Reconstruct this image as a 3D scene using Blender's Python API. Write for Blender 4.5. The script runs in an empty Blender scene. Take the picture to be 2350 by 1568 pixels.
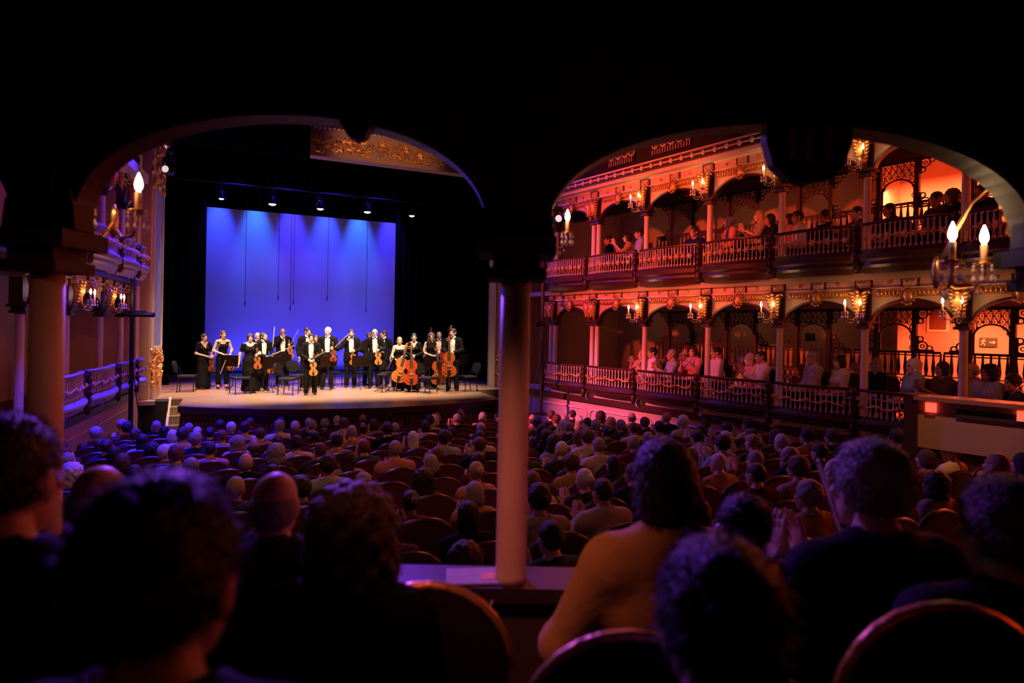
import bpy, bmesh, math, random
import numpy as np
from mathutils import Vector, Matrix
from math import pi, sin, cos, radians
random.seed(7)
SC = bpy.context.scene
COL = SC.collection

# ------------------------------------------------------------------ camera
EYE = 3.2                      # eye height above the front of the stalls floor
TH = radians(24.5)             # the camera looks this far right of the hall axis (+Y)
FPX, CX, CY, ROLL = 1420.0, 1175.0, 752.0, radians(1.0)
FWD = Vector((sin(TH), cos(TH), 0)); RGT = Vector((cos(TH), -sin(TH), 0))
cam_d = bpy.data.cameras.new('camera'); cam = bpy.data.objects.new('camera', cam_d); COL.objects.link(cam)
cam_d.sensor_width = 36; cam_d.lens = 36*FPX/2350; cam_d.shift_y = -(784-CY)/2350
cam_d.clip_start = 0.05; cam_d.clip_end = 200
cam.location = (0, 0, EYE)
cam.rotation_euler = (Matrix.Rotation(-TH, 4, 'Z') @ Matrix.Rotation(pi/2, 4, 'X') @ Matrix.Rotation(ROLL, 4, 'Z')).to_euler()
cam_d.dof.use_dof = True; cam_d.dof.focus_distance = 16.5; cam_d.dof.aperture_fstop = 1.9
SC.camera = cam

def ray(px, py):
    u, v = px-CX, CY-py
    c, s = cos(ROLL), sin(ROLL)
    return (c*u - s*v)/FPX, (s*u + c*v)/FPX
def at(px, py, z):                       # world point at camera depth z
    a, b = ray(px, py)
    p = RGT*(a*z) + FWD*z
    return Vector((p.x, p.y, EYE + b*z))
def onz(px, py, Z):                      # world point at world height Z
    a, b = ray(px, py)
    return at(px, py, (Z-EYE)/b)
def ony(px, py, Y):                      # world point on the plane y = Y
    a, b = ray(px, py)
    return at(px, py, Y/(RGT.y*a + FWD.y))
def project(p):
    d = Vector(p) - Vector((0, 0, EYE))
    z = d.dot(FWD); a = d.dot(RGT)/z*FPX; b = d.z/z*FPX
    c, s = cos(ROLL), sin(ROLL)
    return CX + c*a + s*b, CY - (-s*a + c*b), z

# ------------------------------------------------------------------ world, exposure
w = bpy.data.worlds.new('world'); SC.world = w; w.use_nodes = True
w.node_tree.nodes['Background'].inputs[0].default_value = (0.55, 0.05, 0.10, 1)
w.node_tree.nodes['Background'].inputs[1].default_value = 0.0004
SC.view_settings.view_transform = 'Standard'; SC.view_settings.look = 'None'
SC.view_settings.exposure = 0.0; SC.view_settings.gamma = 1.0; SC.view_settings.use_curve_mapping = False

# ------------------------------------------------------------------ lamps of the house and stage rig, and added fills
def spot(name, loc, target, color, power, angle, blend=0.6, size=0.15):
    l = bpy.data.lights.new(name, 'SPOT'); l.color = color; l.energy = power
    l.spot_size = radians(angle); l.spot_blend = blend; l.shadow_soft_size = size
    o = bpy.data.objects.new(name, l); COL.objects.link(o); o.location = loc
    o.rotation_euler = (Vector(target)-Vector(loc)).to_track_quat('-Z', 'Y').to_euler(); return o
def area(name, loc, target, color, power, sx, sy):
    l = bpy.data.lights.new(name, 'AREA'); l.color = color; l.energy = power; l.shape = 'RECTANGLE'; l.size = sx; l.size_y = sy
    o = bpy.data.objects.new(name, l); COL.objects.link(o); o.location = loc
    o.rotation_euler = (Vector(target)-Vector(loc)).to_track_quat('-Z', 'Y').to_euler(); return o
def point(name, loc, color, power, size=0.05, parent=None):
    l = bpy.data.lights.new(name, 'POINT'); l.color = color; l.energy = power; l.shadow_soft_size = size
    o = bpy.data.objects.new(name, l); COL.objects.link(o); o.location = loc
    if parent: o.parent = parent
    return o
BLUE = (0.09, 0.03, 1.0); VIOLET = (0.28, 0.10, 1.0); RED = (1.0, 0.08, 0.025); WARM = (1.0, 0.70, 0.46); PINK = (1.0, 0.13, 0.18)
AX = 2.8                                  # the hall's axis
# front-of-house key lights on the orchestra
for i, dx in enumerate((-3.2, 0.0, 3.2)):
    spot('stage_key_lamp', (AX+dx, 12.8, 10.6), (AX+dx*0.62, 19.2, 1.4), WARM, 8500, 33, 0.7, 0.2)
# down lights over the stage
for i, dx in enumerate((-3.4, -1.1, 1.1, 3.4)):
    spot('stage_down_lamp', (AX+dx, 19.7, 9.4), (AX+dx*0.9, 18.9, 1.2), (1.0, 0.80, 0.70), 3000, 38, 0.8, 0.15)
# violet wash lamps in front of the backcloth, over the stage
for i, dx in enumerate((-2.4, 0, 2.4)):
    spot('stage_violet_lamp', (AX+dx, 25.8, 9.0), (AX+dx, 21.4, 1.2), (0.13, 0.03, 1.0), 2600, 46, 0.9, 0.15)
# lamps that light the backcloth from above and from the floor
for i in range(6):
    x = -0.55 + i*1.36
    spot('cloth_top_lamp', (x, 26.2, 9.3), (x+0.1, 26.86, 6.2), ((0.04, 0.11, 1.0), (0.04, 0.24, 1.0), (0.06, 0.05, 1.0))[i % 3], (1300, 1150, 1150)[i % 3], 36, 1.0, 0.10)
for i in range(4):
    x = 0.2 + i*1.75
    spot('cloth_wash_lamp', (x, 23.6, 9.8), (x, 26.88, 4.4), (0.045, 0.012, 1.0), 420, 50, 1.0, 0.1)
for i in range(5):
    x = 0.2 + i*1.35
    spot('cloth_floor_lamp', (x, 26.0, 1.34), (x, 26.88, 2.6), (0.08, 0.07, 1.0), 105, 110, 1.0, 0.06)
# blue wash over the side galleries and the audience from the rig above the proscenium
spot('house_blue_lamp', (-1.2, 14.6, 11.9), (-2.35, 13.8, 2.6), (0.03, 0.012, 1.0), 30000, 44, 0.7, 0.1)
spot('house_blue_lamp', (-1.4, 9.6, 11.9), (-2.8, 9.6, 2.6), (0.03, 0.012, 1.0), 9000, 44, 0.7, 0.1)
spot('house_blue_lamp', (0.2, 16.4, 9.6), (7.6, 13.2, 3.6), (0.16, 0.06, 1.0), 1700, 46, 0.9, 0.1)
spot('house_violet_lamp', (1.2, 17.2, 9.4), (2.6, 4.6, 1.6), (0.36, 0.10, 1.0), 2600, 64, 0.9, 0.15)
# red wash over the galleries from lamps on the far side of the hall
spot('house_red_lamp', (-1.2, 9.6, 6.0), (8.25, 11.2, 4.7), RED, 5600, 42, 0.9, 0.15)
spot('house_red_lamp', (-0.6, 3.0, 6.0), (8.8, 8.0, 4.7), (1.0, 0.10, 0.06), 420, 44, 0.9, 0.15)
spot('house_pink_lamp', (-1.7, 12.6, 5.2), (8.0, 12.2, 0.95), (1.0, 0.12, 0.22), 7000, 25, 0.9, 0.15)
spot('stage_amber_fill', (0.6, 21.0, 9.4), (-1.2, 20.8, 1.2), (1.0, 0.46, 0.26), 3200, 32, 0.9, 0.1)  # extra spot added to turn the stage floor orange by the stairs
spot('house_red_lamp', (7.4, 9.6, 7.4), (-2.2, 14.4, 3.4), RED, 330, 60, 0.9, 0.15)
spot('house_amber_fill', (7.4, 11.2, 7.6), (1.4, 7.0, 1.8), (1.0, 0.16, 0.06), 520, 80, 1.0, 0.2)
spot('house_amber_fill', (1.0, 3.0, 8.4), (1.0, 9.5, 1.2), (1.0, 0.30, 0.10), 420, 80, 1.0, 0.2)  # unseen fill added above the box to warm the backs of heads
spot('pillar_fill', (4.6, 13.4, 8.6), (-1.9, 18.4, 3.6), (1.0, 0.26, 0.18), 420, 40, 0.8, 0.1)  # added to brighten the proscenium pillar by the stairs
# unseen spots added under the box ceiling to light its columns
spot('box_column_fill', tuple(Vector((0, 0, EYE+1.15)) - RGT*0.75 + FWD*0.7), tuple(Vector((0, 0, EYE-0.86)) + RGT*0.12 + FWD*2.1), (1.0, 0.22, 0.14), 100, 29, 1.0, 0.08)
spot('box_column_fill', tuple(Vector((0, 0, EYE+1.1)) - RGT*0.2 + FWD*0.2), tuple(Vector((0, 0, EYE-0.2)) - RGT*1.64 + FWD*2.2), (1.0, 0.26, 0.15), 17, 20, 1.0, 0.08)
spot('box_blue_fill', (-2.0, 13.0, 6.9), tuple(at(1010, 375, 2.2)), (0.05, 0.02, 1.0), 5000, 5, 0.8, 0.1)  # narrow spot added to bring out the blue arch edge
point('box_dim_fill', tuple(Vector((0, 0, EYE+0.7)) + RGT*0.7 - FWD*1.2), (1.0, 0.09, 0.07), 1.6, 0.1)  # unseen fill added so the pendant numerals and backs of heads show
spot('box_violet_fill', (1.6, 17.0, 9.3), tuple(Vector((0, 0, EYE-0.4)) - RGT*0.1 + FWD*1.2), (0.26, 0.05, 1.0), 7000, 11, 0.8, 0.12)  # extra narrow spot added for violet rims on the near heads

# ------------------------------------------------------------------ materials
MATS = {}
def mat(name, col, rough=0.6, metal=0.0, noise=0.0, scale=8.0, bump=0.0, emit=None, spec=0.5, bscale=None, sheen=0.0):
    if name in MATS: return MATS[name]
    m = bpy.data.materials.new(name); MATS[name] = m; m.use_nodes = True
    nt = m.node_tree; b = nt.nodes['Principled BSDF']
    b.inputs['Base Color'].default_value = (*col, 1); b.inputs['Roughness'].default_value = rough; b.inputs['Metallic'].default_value = metal
    b.inputs['Specular IOR Level'].default_value = spec
    if sheen: b.inputs['Sheen Weight'].default_value = sheen
    if emit:
        b.inputs['Emission Color'].default_value = (*emit[0], 1); b.inputs['Emission Strength'].default_value = emit[1]
    if noise or bump:
        tc = nt.nodes.new('ShaderNodeTexCoord'); n = nt.nodes.new('ShaderNodeTexNoise'); n.inputs['Scale'].default_value = scale
        n.inputs['Detail'].default_value = 4
        nt.links.new(tc.outputs['Object'], n.inputs['Vector'])
        if noise:
            r = nt.nodes.new('ShaderNodeMixRGB'); r.blend_type = 'MIX'
            r.inputs[1].default_value = (*[c*(1-noise) for c in col], 1); r.inputs[2].default_value = (*[min(1, c*(1+noise)) for c in col], 1)
            nt.links.new(n.outputs['Fac'], r.inputs[0]); nt.links.new(r.outputs[0], b.inputs['Base Color'])
        if bump:
            n2 = n
            if bscale:
                n2 = nt.nodes.new('ShaderNodeTexNoise'); n2.inputs['Scale'].default_value = bscale; n2.inputs['Detail'].default_value = 3
                nt.links.new(tc.outputs['Object'], n2.inputs['Vector'])
            bp = nt.nodes.new('ShaderNodeBump'); bp.inputs['Strength'].default_value = bump; bp.inputs['Distance'].default_value = 0.02
            nt.links.new(n2.outputs['Fac'], bp.inputs['Height']); nt.links.new(bp.outputs[0], b.inputs['Normal'])
    return m
def planks_mat(name, col, width=0.12, rough=0.35):
    m = bpy.data.materials.new(name); MATS[name] = m; m.use_nodes = True
    nt = m.node_tree; b = nt.nodes['Principled BSDF']; b.inputs['Roughness'].default_value = rough
    tc = nt.nodes.new('ShaderNodeTexCoord'); br = nt.nodes.new('ShaderNodeTexBrick'); n = nt.nodes.new('ShaderNodeTexNoise')
    br.inputs['Scale'].default_value = 1.0; br.inputs['Brick Width'].default_value = 2.4; br.inputs['Row Height'].default_value = width
    br.inputs['Mortar Size'].default_value = 0.004
    br.inputs['Color1'].default_value = (*col, 1); br.inputs['Color2'].default_value = (*[c*0.8 for c in col], 1); br.inputs['Mortar'].default_value = (*[c*0.3 for c in col], 1)
    n.inputs['Scale'].default_value = 3.0; n.inputs['Detail'].default_value = 5
    mx = nt.nodes.new('ShaderNodeMixRGB'); mx.blend_type = 'MULTIPLY'; mx.inputs[0].default_value = 0.45
    nt.links.new(tc.outputs['Object'], br.inputs['Vector']); nt.links.new(tc.outputs['Object'], n.inputs['Vector'])
    nt.links.new(br.outputs['Color'], mx.inputs[1]); nt.links.new(n.outputs['Color'], mx.inputs[2]); nt.links.new(mx.outputs[0], b.inputs['Base Color'])
    return m
CREAM = mat('cream_paint', (0.80, 0.66, 0.52), 0.5, noise=0.08, scale=5)
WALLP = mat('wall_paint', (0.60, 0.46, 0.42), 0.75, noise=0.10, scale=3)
WALLC = mat('corridor_paint', (0.44, 0.31, 0.23), 0.8, noise=0.05, scale=2)
DWOOD = mat('dark_wood', (0.045, 0.014, 0.010), 0.45, noise=0.35, scale=6)
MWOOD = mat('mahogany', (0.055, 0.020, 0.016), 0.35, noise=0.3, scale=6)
GILT = mat('gilt', (0.80, 0.42, 0.14), 0.38, 0.55, noise=0.25, scale=30, bump=0.3)
BALW = mat('baluster_paint', (0.66, 0.55, 0.45), 0.5, noise=0.08, scale=9)
FRIEZE = mat('frieze_paint', (0.66, 0.47, 0.34), 0.55, noise=0.12, scale=7)
BLACKM = mat('black_metal', (0.012, 0.012, 0.013), 0.45, 0.2)
DRAPE = mat('black_drape', (0.0035, 0.0035, 0.0045), 0.95, noise=0.3, scale=4, sheen=0.0, spec=0.1)
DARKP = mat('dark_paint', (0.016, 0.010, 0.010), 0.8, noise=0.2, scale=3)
BULB = mat('lamp_flame', (1, 0.8, 0.5), 0.3, emit=((1.0, 0.72, 0.36), 26))
CRYST = mat('crystal', (0.9, 0.85, 0.85), 0.08, 0.0, spec=1.0)
BRASS = mat('brass', (0.75, 0.45, 0.18), 0.25, 0.9)
CLOTHW = mat('backcloth', (0.50, 0.48, 0.84), 0.9, noise=0.05, scale=0.8)  # white cloth tinted blue; part of the blue light is in this colour
STAGEW = planks_mat('stage_boards', (0.46, 0.27, 0.15))
CARPET = mat('stalls_carpet', (0.05, 0.012, 0.014), 0.95, noise=0.3, scale=20)
SEATR = mat('seat_velvet', (0.085, 0.010, 0.014), 0.85, noise=0.2, scale=12, sheen=0.4)
SEATD = mat('seat_wood', (0.05, 0.018, 0.012), 0.35, noise=0.2, scale=10)

# ------------------------------------------------------------------ mesh builder
class MB:
    def __init__(s): s.v = []; s.f = []; s.m = []
    def add(s, vs, fs, M=None, mi=0):
        o = len(s.v)
        s.v += [tuple(M @ Vector(p)) for p in vs] if M is not None else [tuple(p) for p in vs]
        s.f += [tuple(i+o for i in f) for f in fs]; s.m += [mi]*len(fs); return s
    def box(s, c, d, M=None, mi=0, top=1.0):
        x, y, z = d[0]/2, d[1]/2, d[2]/2; t = top
        vs = [(-x,-y,-z),(x,-y,-z),(x,y,-z),(-x,y,-z),(-x*t,-y*t,z),(x*t,-y*t,z),(x*t,y*t,z),(-x*t,y*t,z)]
        vs = [(a+c[0], b+c[1], e+c[2]) for a, b, e in vs]
        return s.add(vs, [(3,2,1,0),(4,5,6,7),(0,1,5,4),(1,2,6,5),(2,3,7,6),(3,0,4,7)], M, mi)
    def tube(s, pts, rad, n=8, M=None, mi=0, cap=True, flat=1.0):
        pts = [Vector(p) for p in pts]
        if not hasattr(rad, '__len__'): rad = [rad]*len(pts)
        vs = []; fs = []; up = None
        for i, p in enumerate(pts):
            t = (pts[min(i+1, len(pts)-1)] - pts[max(i-1, 0)]).normalized()
            if up is None:
                up = Vector((0, 0, 1)) if abs(t.z) < 0.9 else Vector((0, 1, 0))
            a = t.cross(up).normalized(); b = a.cross(t).normalized(); up = b
            for k in range(n):
                q = 2*pi*k/n
                vs.append(p + a*(cos(q)*rad[i]) + b*(sin(q)*rad[i]*flat))
        for i in range(len(pts)-1):
            for k in range(n):
                fs.append((i*n+k, i*n+(k+1) % n, (i+1)*n+(k+1) % n, (i+1)*n+k))
        if cap:
            fs.append(tuple(range(n-1, -1, -1))); fs.append(tuple(range((len(pts)-1)*n, len(pts)*n)))
        return s.add(vs, fs, M, mi)
    def lathe(s, prof, n=12, c=(0, 0, 0), M=None, mi=0):          # prof: (radius, z)
        vs = []; fs = []
        for r, z in prof:
            for k in range(n):
                q = 2*pi*k/n; vs.append((c[0]+r*cos(q), c[1]+r*sin(q), c[2]+z))
        for i in range(len(prof)-1):
            for k in range(n): fs.append((i*n+k, i*n+(k+1) % n, (i+1)*n+(k+1) % n, (i+1)*n+k))
        fs.append(tuple(range(n-1, -1, -1))); fs.append(tuple(range((len(prof)-1)*n, len(prof)*n)))
        return s.add(vs, fs, M, mi)
    def ell(s, c, r, nu=8, nv=6, M=None, mi=0):
        vs = [(c[0], c[1], c[2]-r[2])]; fs = []
        for j in range(1, nv):
            t = -pi/2 + pi*j/nv
            for k in range(nu):
                q = 2*pi*k/nu; vs.append((c[0]+r[0]*cos(t)*cos(q), c[1]+r[1]*cos(t)*sin(q), c[2]+r[2]*sin(t)))
        vs.append((c[0], c[1], c[2]+r[2])); L = len(vs)-1
        for k in range(nu): fs.append((0, 1+(k+1) % nu, 1+k))
        for j in range(nv-2):
            for k in range(nu):
                a = 1+j*nu; fs.append((a+k, a+(k+1) % nu, a+nu+(k+1) % nu, a+nu+k))
        a = 1+(nv-2)*nu
        for k in range(nu): fs.append((a+k, a+(k+1) % nu, L))
        return s.add(vs, fs, M, mi)
    def prism(s, poly, d, M=None, mi=0):                          # polygon in local XZ, extruded d along +Y
        n = len(poly)
        vs = [(x, 0, z) for x, z in poly] + [(x, d, z) for x, z in poly]
        fs = [tuple(range(n)), tuple(range(2*n-1, n-1, -1))] + [(i, i+n, (i+1) % n+n, (i+1) % n) for i in range(n)]
        return s.add(vs, fs, M, mi)
    def strip(s, inner, outer, d, M=None, mi=0, closed=False):    # band between two XZ polylines, extruded d along +Y
        n = len(inner); vs = []
        for y in (0, d):
            vs += [(x, y, z) for x, z in inner] + [(x, y, z) for x, z in outer]
        fs = []
        R = range(n if closed else n-1)
        for i in R:
            j = (i+1) % n
            fs += [(i, j, n+j, n+i), (2*n+i, 3*n+i, 3*n+j, 2*n+j), (i, 2*n+i, 2*n+j, j), (n+i, n+j, 3*n+j, 3*n+i)]
        if not closed:
            fs += [(0, n, 3*n, 2*n), (n-1, 3*n-1, 4*n-1, 2*n-1)]
        return s.add(vs, fs, M, mi)
    def sweep(s, path, prof, M=None, mi=0):                       # closed profile (offset y, z) swept along path of (x, y)
        P = [Vector(p) for p in path]; n = len(prof); vs = []; fs = []
        for i, p in enumerate(P):
            t = (P[min(i+1, len(P)-1)]-P[max(i-1, 0)]).normalized(); nn = Vector((-t.y, t.x))
            for y, z in prof: vs.append((p.x+nn.x*y, p.y+nn.y*y, z))
        for i in range(len(P)-1):
            for k in range(n): fs.append((i*n+k, (i+1)*n+k, (i+1)*n+(k+1) % n, i*n+(k+1) % n))
        fs.append(tuple(range(n))); fs.append(tuple(range(len(P)*n-1, (len(P)-1)*n-1, -1)))
        return s.add(vs, fs, M, mi)
    def mesh(s, name, mats, smooth=False):
        me = bpy.data.meshes.new(name); me.from_pydata(s.v, [], s.f)
        for m in (mats if isinstance(mats, (list, tuple)) else [mats]): me.materials.append(m)
        me.polygons.foreach_set('material_index', s.m)
        if smooth: me.polygons.foreach_set('use_smooth', [True]*len(s.f))
        me.update(); return me
    def build(s, name, mats, parent=None, smooth=False, **kw):
        return obj(name, s.mesh(name, mats, smooth), parent, **kw)

def obj(name, me, parent=None, loc=None, rot=None, scale=None, label=None, cat=None, group=None, kind=None):
    o = bpy.data.objects.new(name, me); COL.objects.link(o)
    if parent is not None: o.parent = parent
    if loc is not None: o.location = loc
    if rot is not None: o.rotation_euler = rot
    if scale is not None: o.scale = scale if hasattr(scale, '__len__') else (scale,)*3
    if label: o['label'] = label
    if cat: o['category'] = cat
    if group: o['group'] = group
    if kind: o['kind'] = kind
    return o
def thing(name, label, cat, loc=(0, 0, 0), rz=0.0, group=None, kind=None):
    return obj(name, None, loc=loc, rot=(0, 0, rz), label=label, cat=cat, group=group, kind=kind)
def struct(name, mb, m, parent=None, label=None, smooth=False):
    o = mb.build(name, m, parent, smooth=smooth)
    if parent is None: o['kind'] = 'structure'
    if label: o['label'] = label
    return o
def copytree(o, parent=None):
    c = o.copy(); COL.objects.link(c); c.parent = parent
    for ch in list(o.children): copytree(ch, c)
    return c
ORD = ['first', 'second', 'third', 'fourth', 'fifth', 'sixth', 'seventh', 'eighth', 'ninth', 'tenth', 'eleventh', 'twelfth', 'thirteenth',
       'fourteenth', 'fifteenth', 'sixteenth', 'seventeenth', 'eighteenth', 'nineteenth', 'twentieth', 'twenty-first', 'twenty-second', 'twenty-third', 'twenty-fourth']
RZ = lambda v: math.atan2(v.y, v.x)
# ================================================================== the stage house
STZ = EYE - 2.01
SCRY = 26.9
b = MB(); b.box((AX, 23.2, STZ-0.1), (15.0, 9.6, 0.2)); struct('floor_stage', b, STAGEW)
# apron with a curved front
front = [onz(px, py, STZ) for px, py in ((410, 932), (450, 934.5), (500, 936.5), (600, 939), (700, 939.5), (780, 938.5), (880, 936), (1000, 929), (1100, 921), (1152, 916))]
poly = [(p.x, p.y) for p in front] + [(front[-1].x+0.1, 18.5), (front[0].x, 18.5)]
b = MB(); n = len(poly)
b.add([(x, y, STZ+0.004) for x, y in poly] + [(x, y, STZ-0.12) for x, y in poly], [tuple(range(n)), tuple(range(2*n-1, n-1, -1))] + [(i, i+n, (i+1) % n+n, (i+1) % n) for i in range(n)])
apron = struct('floor_apron', b, STAGEW)
fp = [(p.x, p.y) for p in front]
b = MB(); b.sweep(fp, [(-0.03, STZ-0.16), (0.05, STZ-0.16), (0.05, STZ-0.01), (-0.03, STZ-0.01)]); struct('nosing', b, MWOOD, apron)
b = MB(); b.sweep(fp, [(0.05, STZ-0.34), (0.09, STZ-0.34), (0.09, STZ-0.16), (0.05, STZ-0.16)]); struct('header_board', b, MWOOD, apron)
b = MB(); b.sweep(fp, [(0.14, 0.0), (0.2, 0.0), (0.2, STZ-0.12), (0.14, STZ-0.12)]); struct('front_wall', b, DARKP, apron)
# picket slats along the apron
cum = [0]
for i in range(len(front)-1): cum.append(cum[-1] + (front[i+1]-front[i]).length)
def along(d):
    for i in range(len(front)-1):
        if d <= cum[i+1]:
            t = (d-cum[i])/(cum[i+1]-cum[i]); p = front[i].lerp(front[i+1], t); return p, RZ(front[i+1]-front[i])
    return front[-1], 0
sl = MB(); pr = [(-0.038, 0), (0.038, 0), (0.038, 0.78), (0.027, 0.815), (0, 0.83), (-0.027, 0.815), (-0.038, 0.78)]
sl.prism(pr, 0.03); slat_me = sl.mesh('slat', mat('slat_paint', (0.17, 0.075, 0.06), 0.5, noise=0.15, scale=8))
pil = MB(); pil.box((0, 0, 0.5), (0.16, 0.06, 1.0)); pil_me = pil.mesh('pilaster', MWOOD)
d = 0.06
while d < cum[-1]-0.05:
    p, rz = along(d)
    near = any(abs(d-q) < 0.13 for q in (2.6, 5.6))
    if not near: obj('slat', slat_me, apron, (p.x-sin(rz)*0.07, p.y+cos(rz)*0.07, 0.02), (0, 0, rz))
    d += 0.098
for q in (2.6, 5.6):
    p, rz = along(q); obj('pilaster', pil_me, apron, (p.x, p.y+0.05, 0.0), (0, 0, rz))
# backcloth and its black surround
tl = ony(475, 475, SCRY); br_ = ony(902, 860, SCRY)
b = MB(); b.box(((tl.x+br_.x)/2, SCRY, (tl.z+STZ)/2+0.03), (br_.x-tl.x, 0.03, tl.z-STZ-0.06))
b.build('backcloth', CLOTHW, label='huge plain backcloth glowing blue behind the orchestra', cat='backdrop')
b = MB(); b.box(((tl.x+br_.x)/2, SCRY-0.03, STZ+0.05), (br_.x-tl.x, 0.06, 0.10)); b.build('pipe_pocket', mat('blue_hem', (0.03, 0.03, 0.2), 0.9), bpy.data.objects['backcloth'])
def drape(name, label, x0, x1, y, z0, z1, amp=0.06, pitch=0.28):
    b = MB(); nn = max(8, int((x1-x0)/pitch*6)); path = [(x0+(x1-x0)*i/nn, y+amp*sin((x0+(x1-x0)*i/nn)/pitch*2*pi)) for i in range(nn+1)]
    b.sweep(path, [(0, z0), (0.015, z0), (0.015, z1), (0, z1)]); return b.build(name, DRAPE, label=label, cat='stage curtain', group='black stage curtains', smooth=True)
drape('side_curtain', 'tall black side curtain beside the violinists at stage edge', -4.4, tl.x-0.02, 26.7, STZ, 11.6)
drape('side_curtain', 'tall black side curtain behind the cello players', br_.x+0.02, 10.0, 26.7, STZ, 11.6)
drape('side_leg_curtain', 'black leg curtain hanging behind the gilded proscenium by the stairs', -4.4, -1.75, 22.4, STZ, 11.6)
drape('side_leg_curtain', 'black leg curtain hanging behind the pink proscenium strip', 7.75, 10.0, 22.4, STZ, 11.6)
drape('border_curtain', 'black border curtain hanging above the blue backcloth', -4.4, 10.0, 27.1, 7.6, 12.2)
b = MB(); b.box((AX, 27.6, 6.2), (15, 0.1, 12.6)); b.box((-4.6, 23.2, 6.2), (0.1, 8.8, 12.6)); b.box((10.2, 23.2, 6.2), (0.1, 8.8, 12.6)); struct('wall_stage', b, DARKP)
# hanging microphones
MICB = mat('mic_black', (0.01, 0.01, 0.02), 0.5)
for i, (px, y0, y1, lab) in enumerate(((563, 470, 703, 'hanging stage microphone nearest the edge of the blue cloth, behind the women violinists'), (639, 470, 690, 'hanging stage microphone above the bald violinist'),
        (667, 470, 713, 'lowest hanging microphone, one of the close pair'), (674, 470, 700, 'shorter microphone of the close hanging pair'),
        (752, 470, 691, 'hanging stage microphone above the white-haired violinist'), (841, 470, 717, 'hanging stage microphone above the two men talking'))):
    bot = ony(px-1, y1, 23.5)
    t = thing('hanging_microphone', lab, 'microphone', (bot.x, bot.y, bot.z), group='microphones hanging over the stage')
    m = MB(); m.tube([(0, 0, 0.2), (0.0, 0, 11.9-bot.z)], 0.008, 5); m.build('cable', MICB, t)
    m = MB(); m.lathe([(0.010, 0), (0.016, 0.01), (0.016, 0.17), (0.006, 0.22)], 8); m.build('capsule', MICB, t)
# row of stage lamps above the cloth
LENS = mat('lamp_lens', (1, 1, 1), 0.3, emit=((0.90, 1.0, 0.97), 9))
for i, (px, py, sc) in enumerate(((508, 457, 0.6), (625, 469, 1.0), (735, 480, 0.9), (843, 487, 1.0), (945, 496, 0.8))):
    p = ony(px, py, 24.6)
    t = thing('stage_lamp', f'bright stage lamp above the blue cloth, {ORD[i]} from the stairs side', 'stage lamp', p, group='stage lamps on the batten')
    m = MB(); m.lathe([(0.04, 0.34), (0.10, 0.30), (0.15, 0.05), (0.15, 0.0), (0.135, 0.0), (0.13, 0.06), (0.02, 0.2)], 12); m.build('housing', BLACKM, t, smooth=True)
    m = MB(); m.ell((0, 0, 0.01), (0.13*sc, 0.13*sc, 0.055*sc), 14, 8); m.build('lens', LENS, t, smooth=True)
    m = MB(); m.tube([(-0.17, 0, 0.1), (-0.17, 0, 0.42), (0.17, 0, 0.42), (0.17, 0, 0.1)], 0.015, 6); m.build('yoke', BLACKM, t)
    m = MB(); m.box((0, 0, 0.5), (0.06, 0.06, 0.18)); m.build('clamp', BLACKM, t)
p0, p1 = ony(480, 440, 24.6), ony(990, 480, 24.6)
zb = ony(735, 480, 24.6).z + 0.62
b = MB(); b.tube([(-3.5, 24.6, zb), (9.5, 24.6, zb)], 0.03, 8); b.build('lamp_batten', BLACKM, label='black pipe batten carrying the row of stage lamps', cat='batten')

# ================================================================== the proscenium
PW = mat('proscenium_paint', (0.55, 0.36, 0.28), 0.6, noise=0.12, scale=4)
PBLUE = mat('proscenium_panel', (0.30, 0.30, 0.55), 0.5, noise=0.5, scale=3.5)
def xz(px, y): return ony(px, 750, y).x
ZT = 9.2
def plan_prism(name, pts, z0, z1, m, parent=None, label=None):
    n = len(pts); b = MB()
    b.add([(x, y, z0) for x, y in pts]+[(x, y, z1) for x, y in pts], [tuple(range(n-1, -1, -1)), tuple(range(n, 2*n))] + [(i, (i+1) % n, (i+1) % n+n, i+n) for i in range(n)])
    return struct(name, b, m, parent, label)
def gilt_cluster(b, c, wdt, hgt, ex, ez=Vector((0, 0, 1)), nrm=Vector((0, -1, 0)), n=26, seed=1, r=0.035):
    rr = random.Random(seed)
    for i in range(n):                                       # scrolls: little spirals and leaves
        u = (rr.random()-0.5)*wdt; v = (rr.random()-0.5)*hgt
        o = c + ex*u + ez*v; a0 = rr.random()*6.28; R = r*(0.7+rr.random()*0.9); sg = rr.choice((-1, 1))
        pts = [o + ex*(cos(a0+sg*q*0.9)*R*(1-q/7.5)) + ez*(sin(a0+sg*q*0.9)*R*(1-q/7.5)) + nrm*(0.01+0.006*q) for q in range(7)]
        b.tube(pts, [R*0.30, R*0.34, R*0.32, R*0.28, R*0.24, R*0.2, R*0.26], 5)
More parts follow.
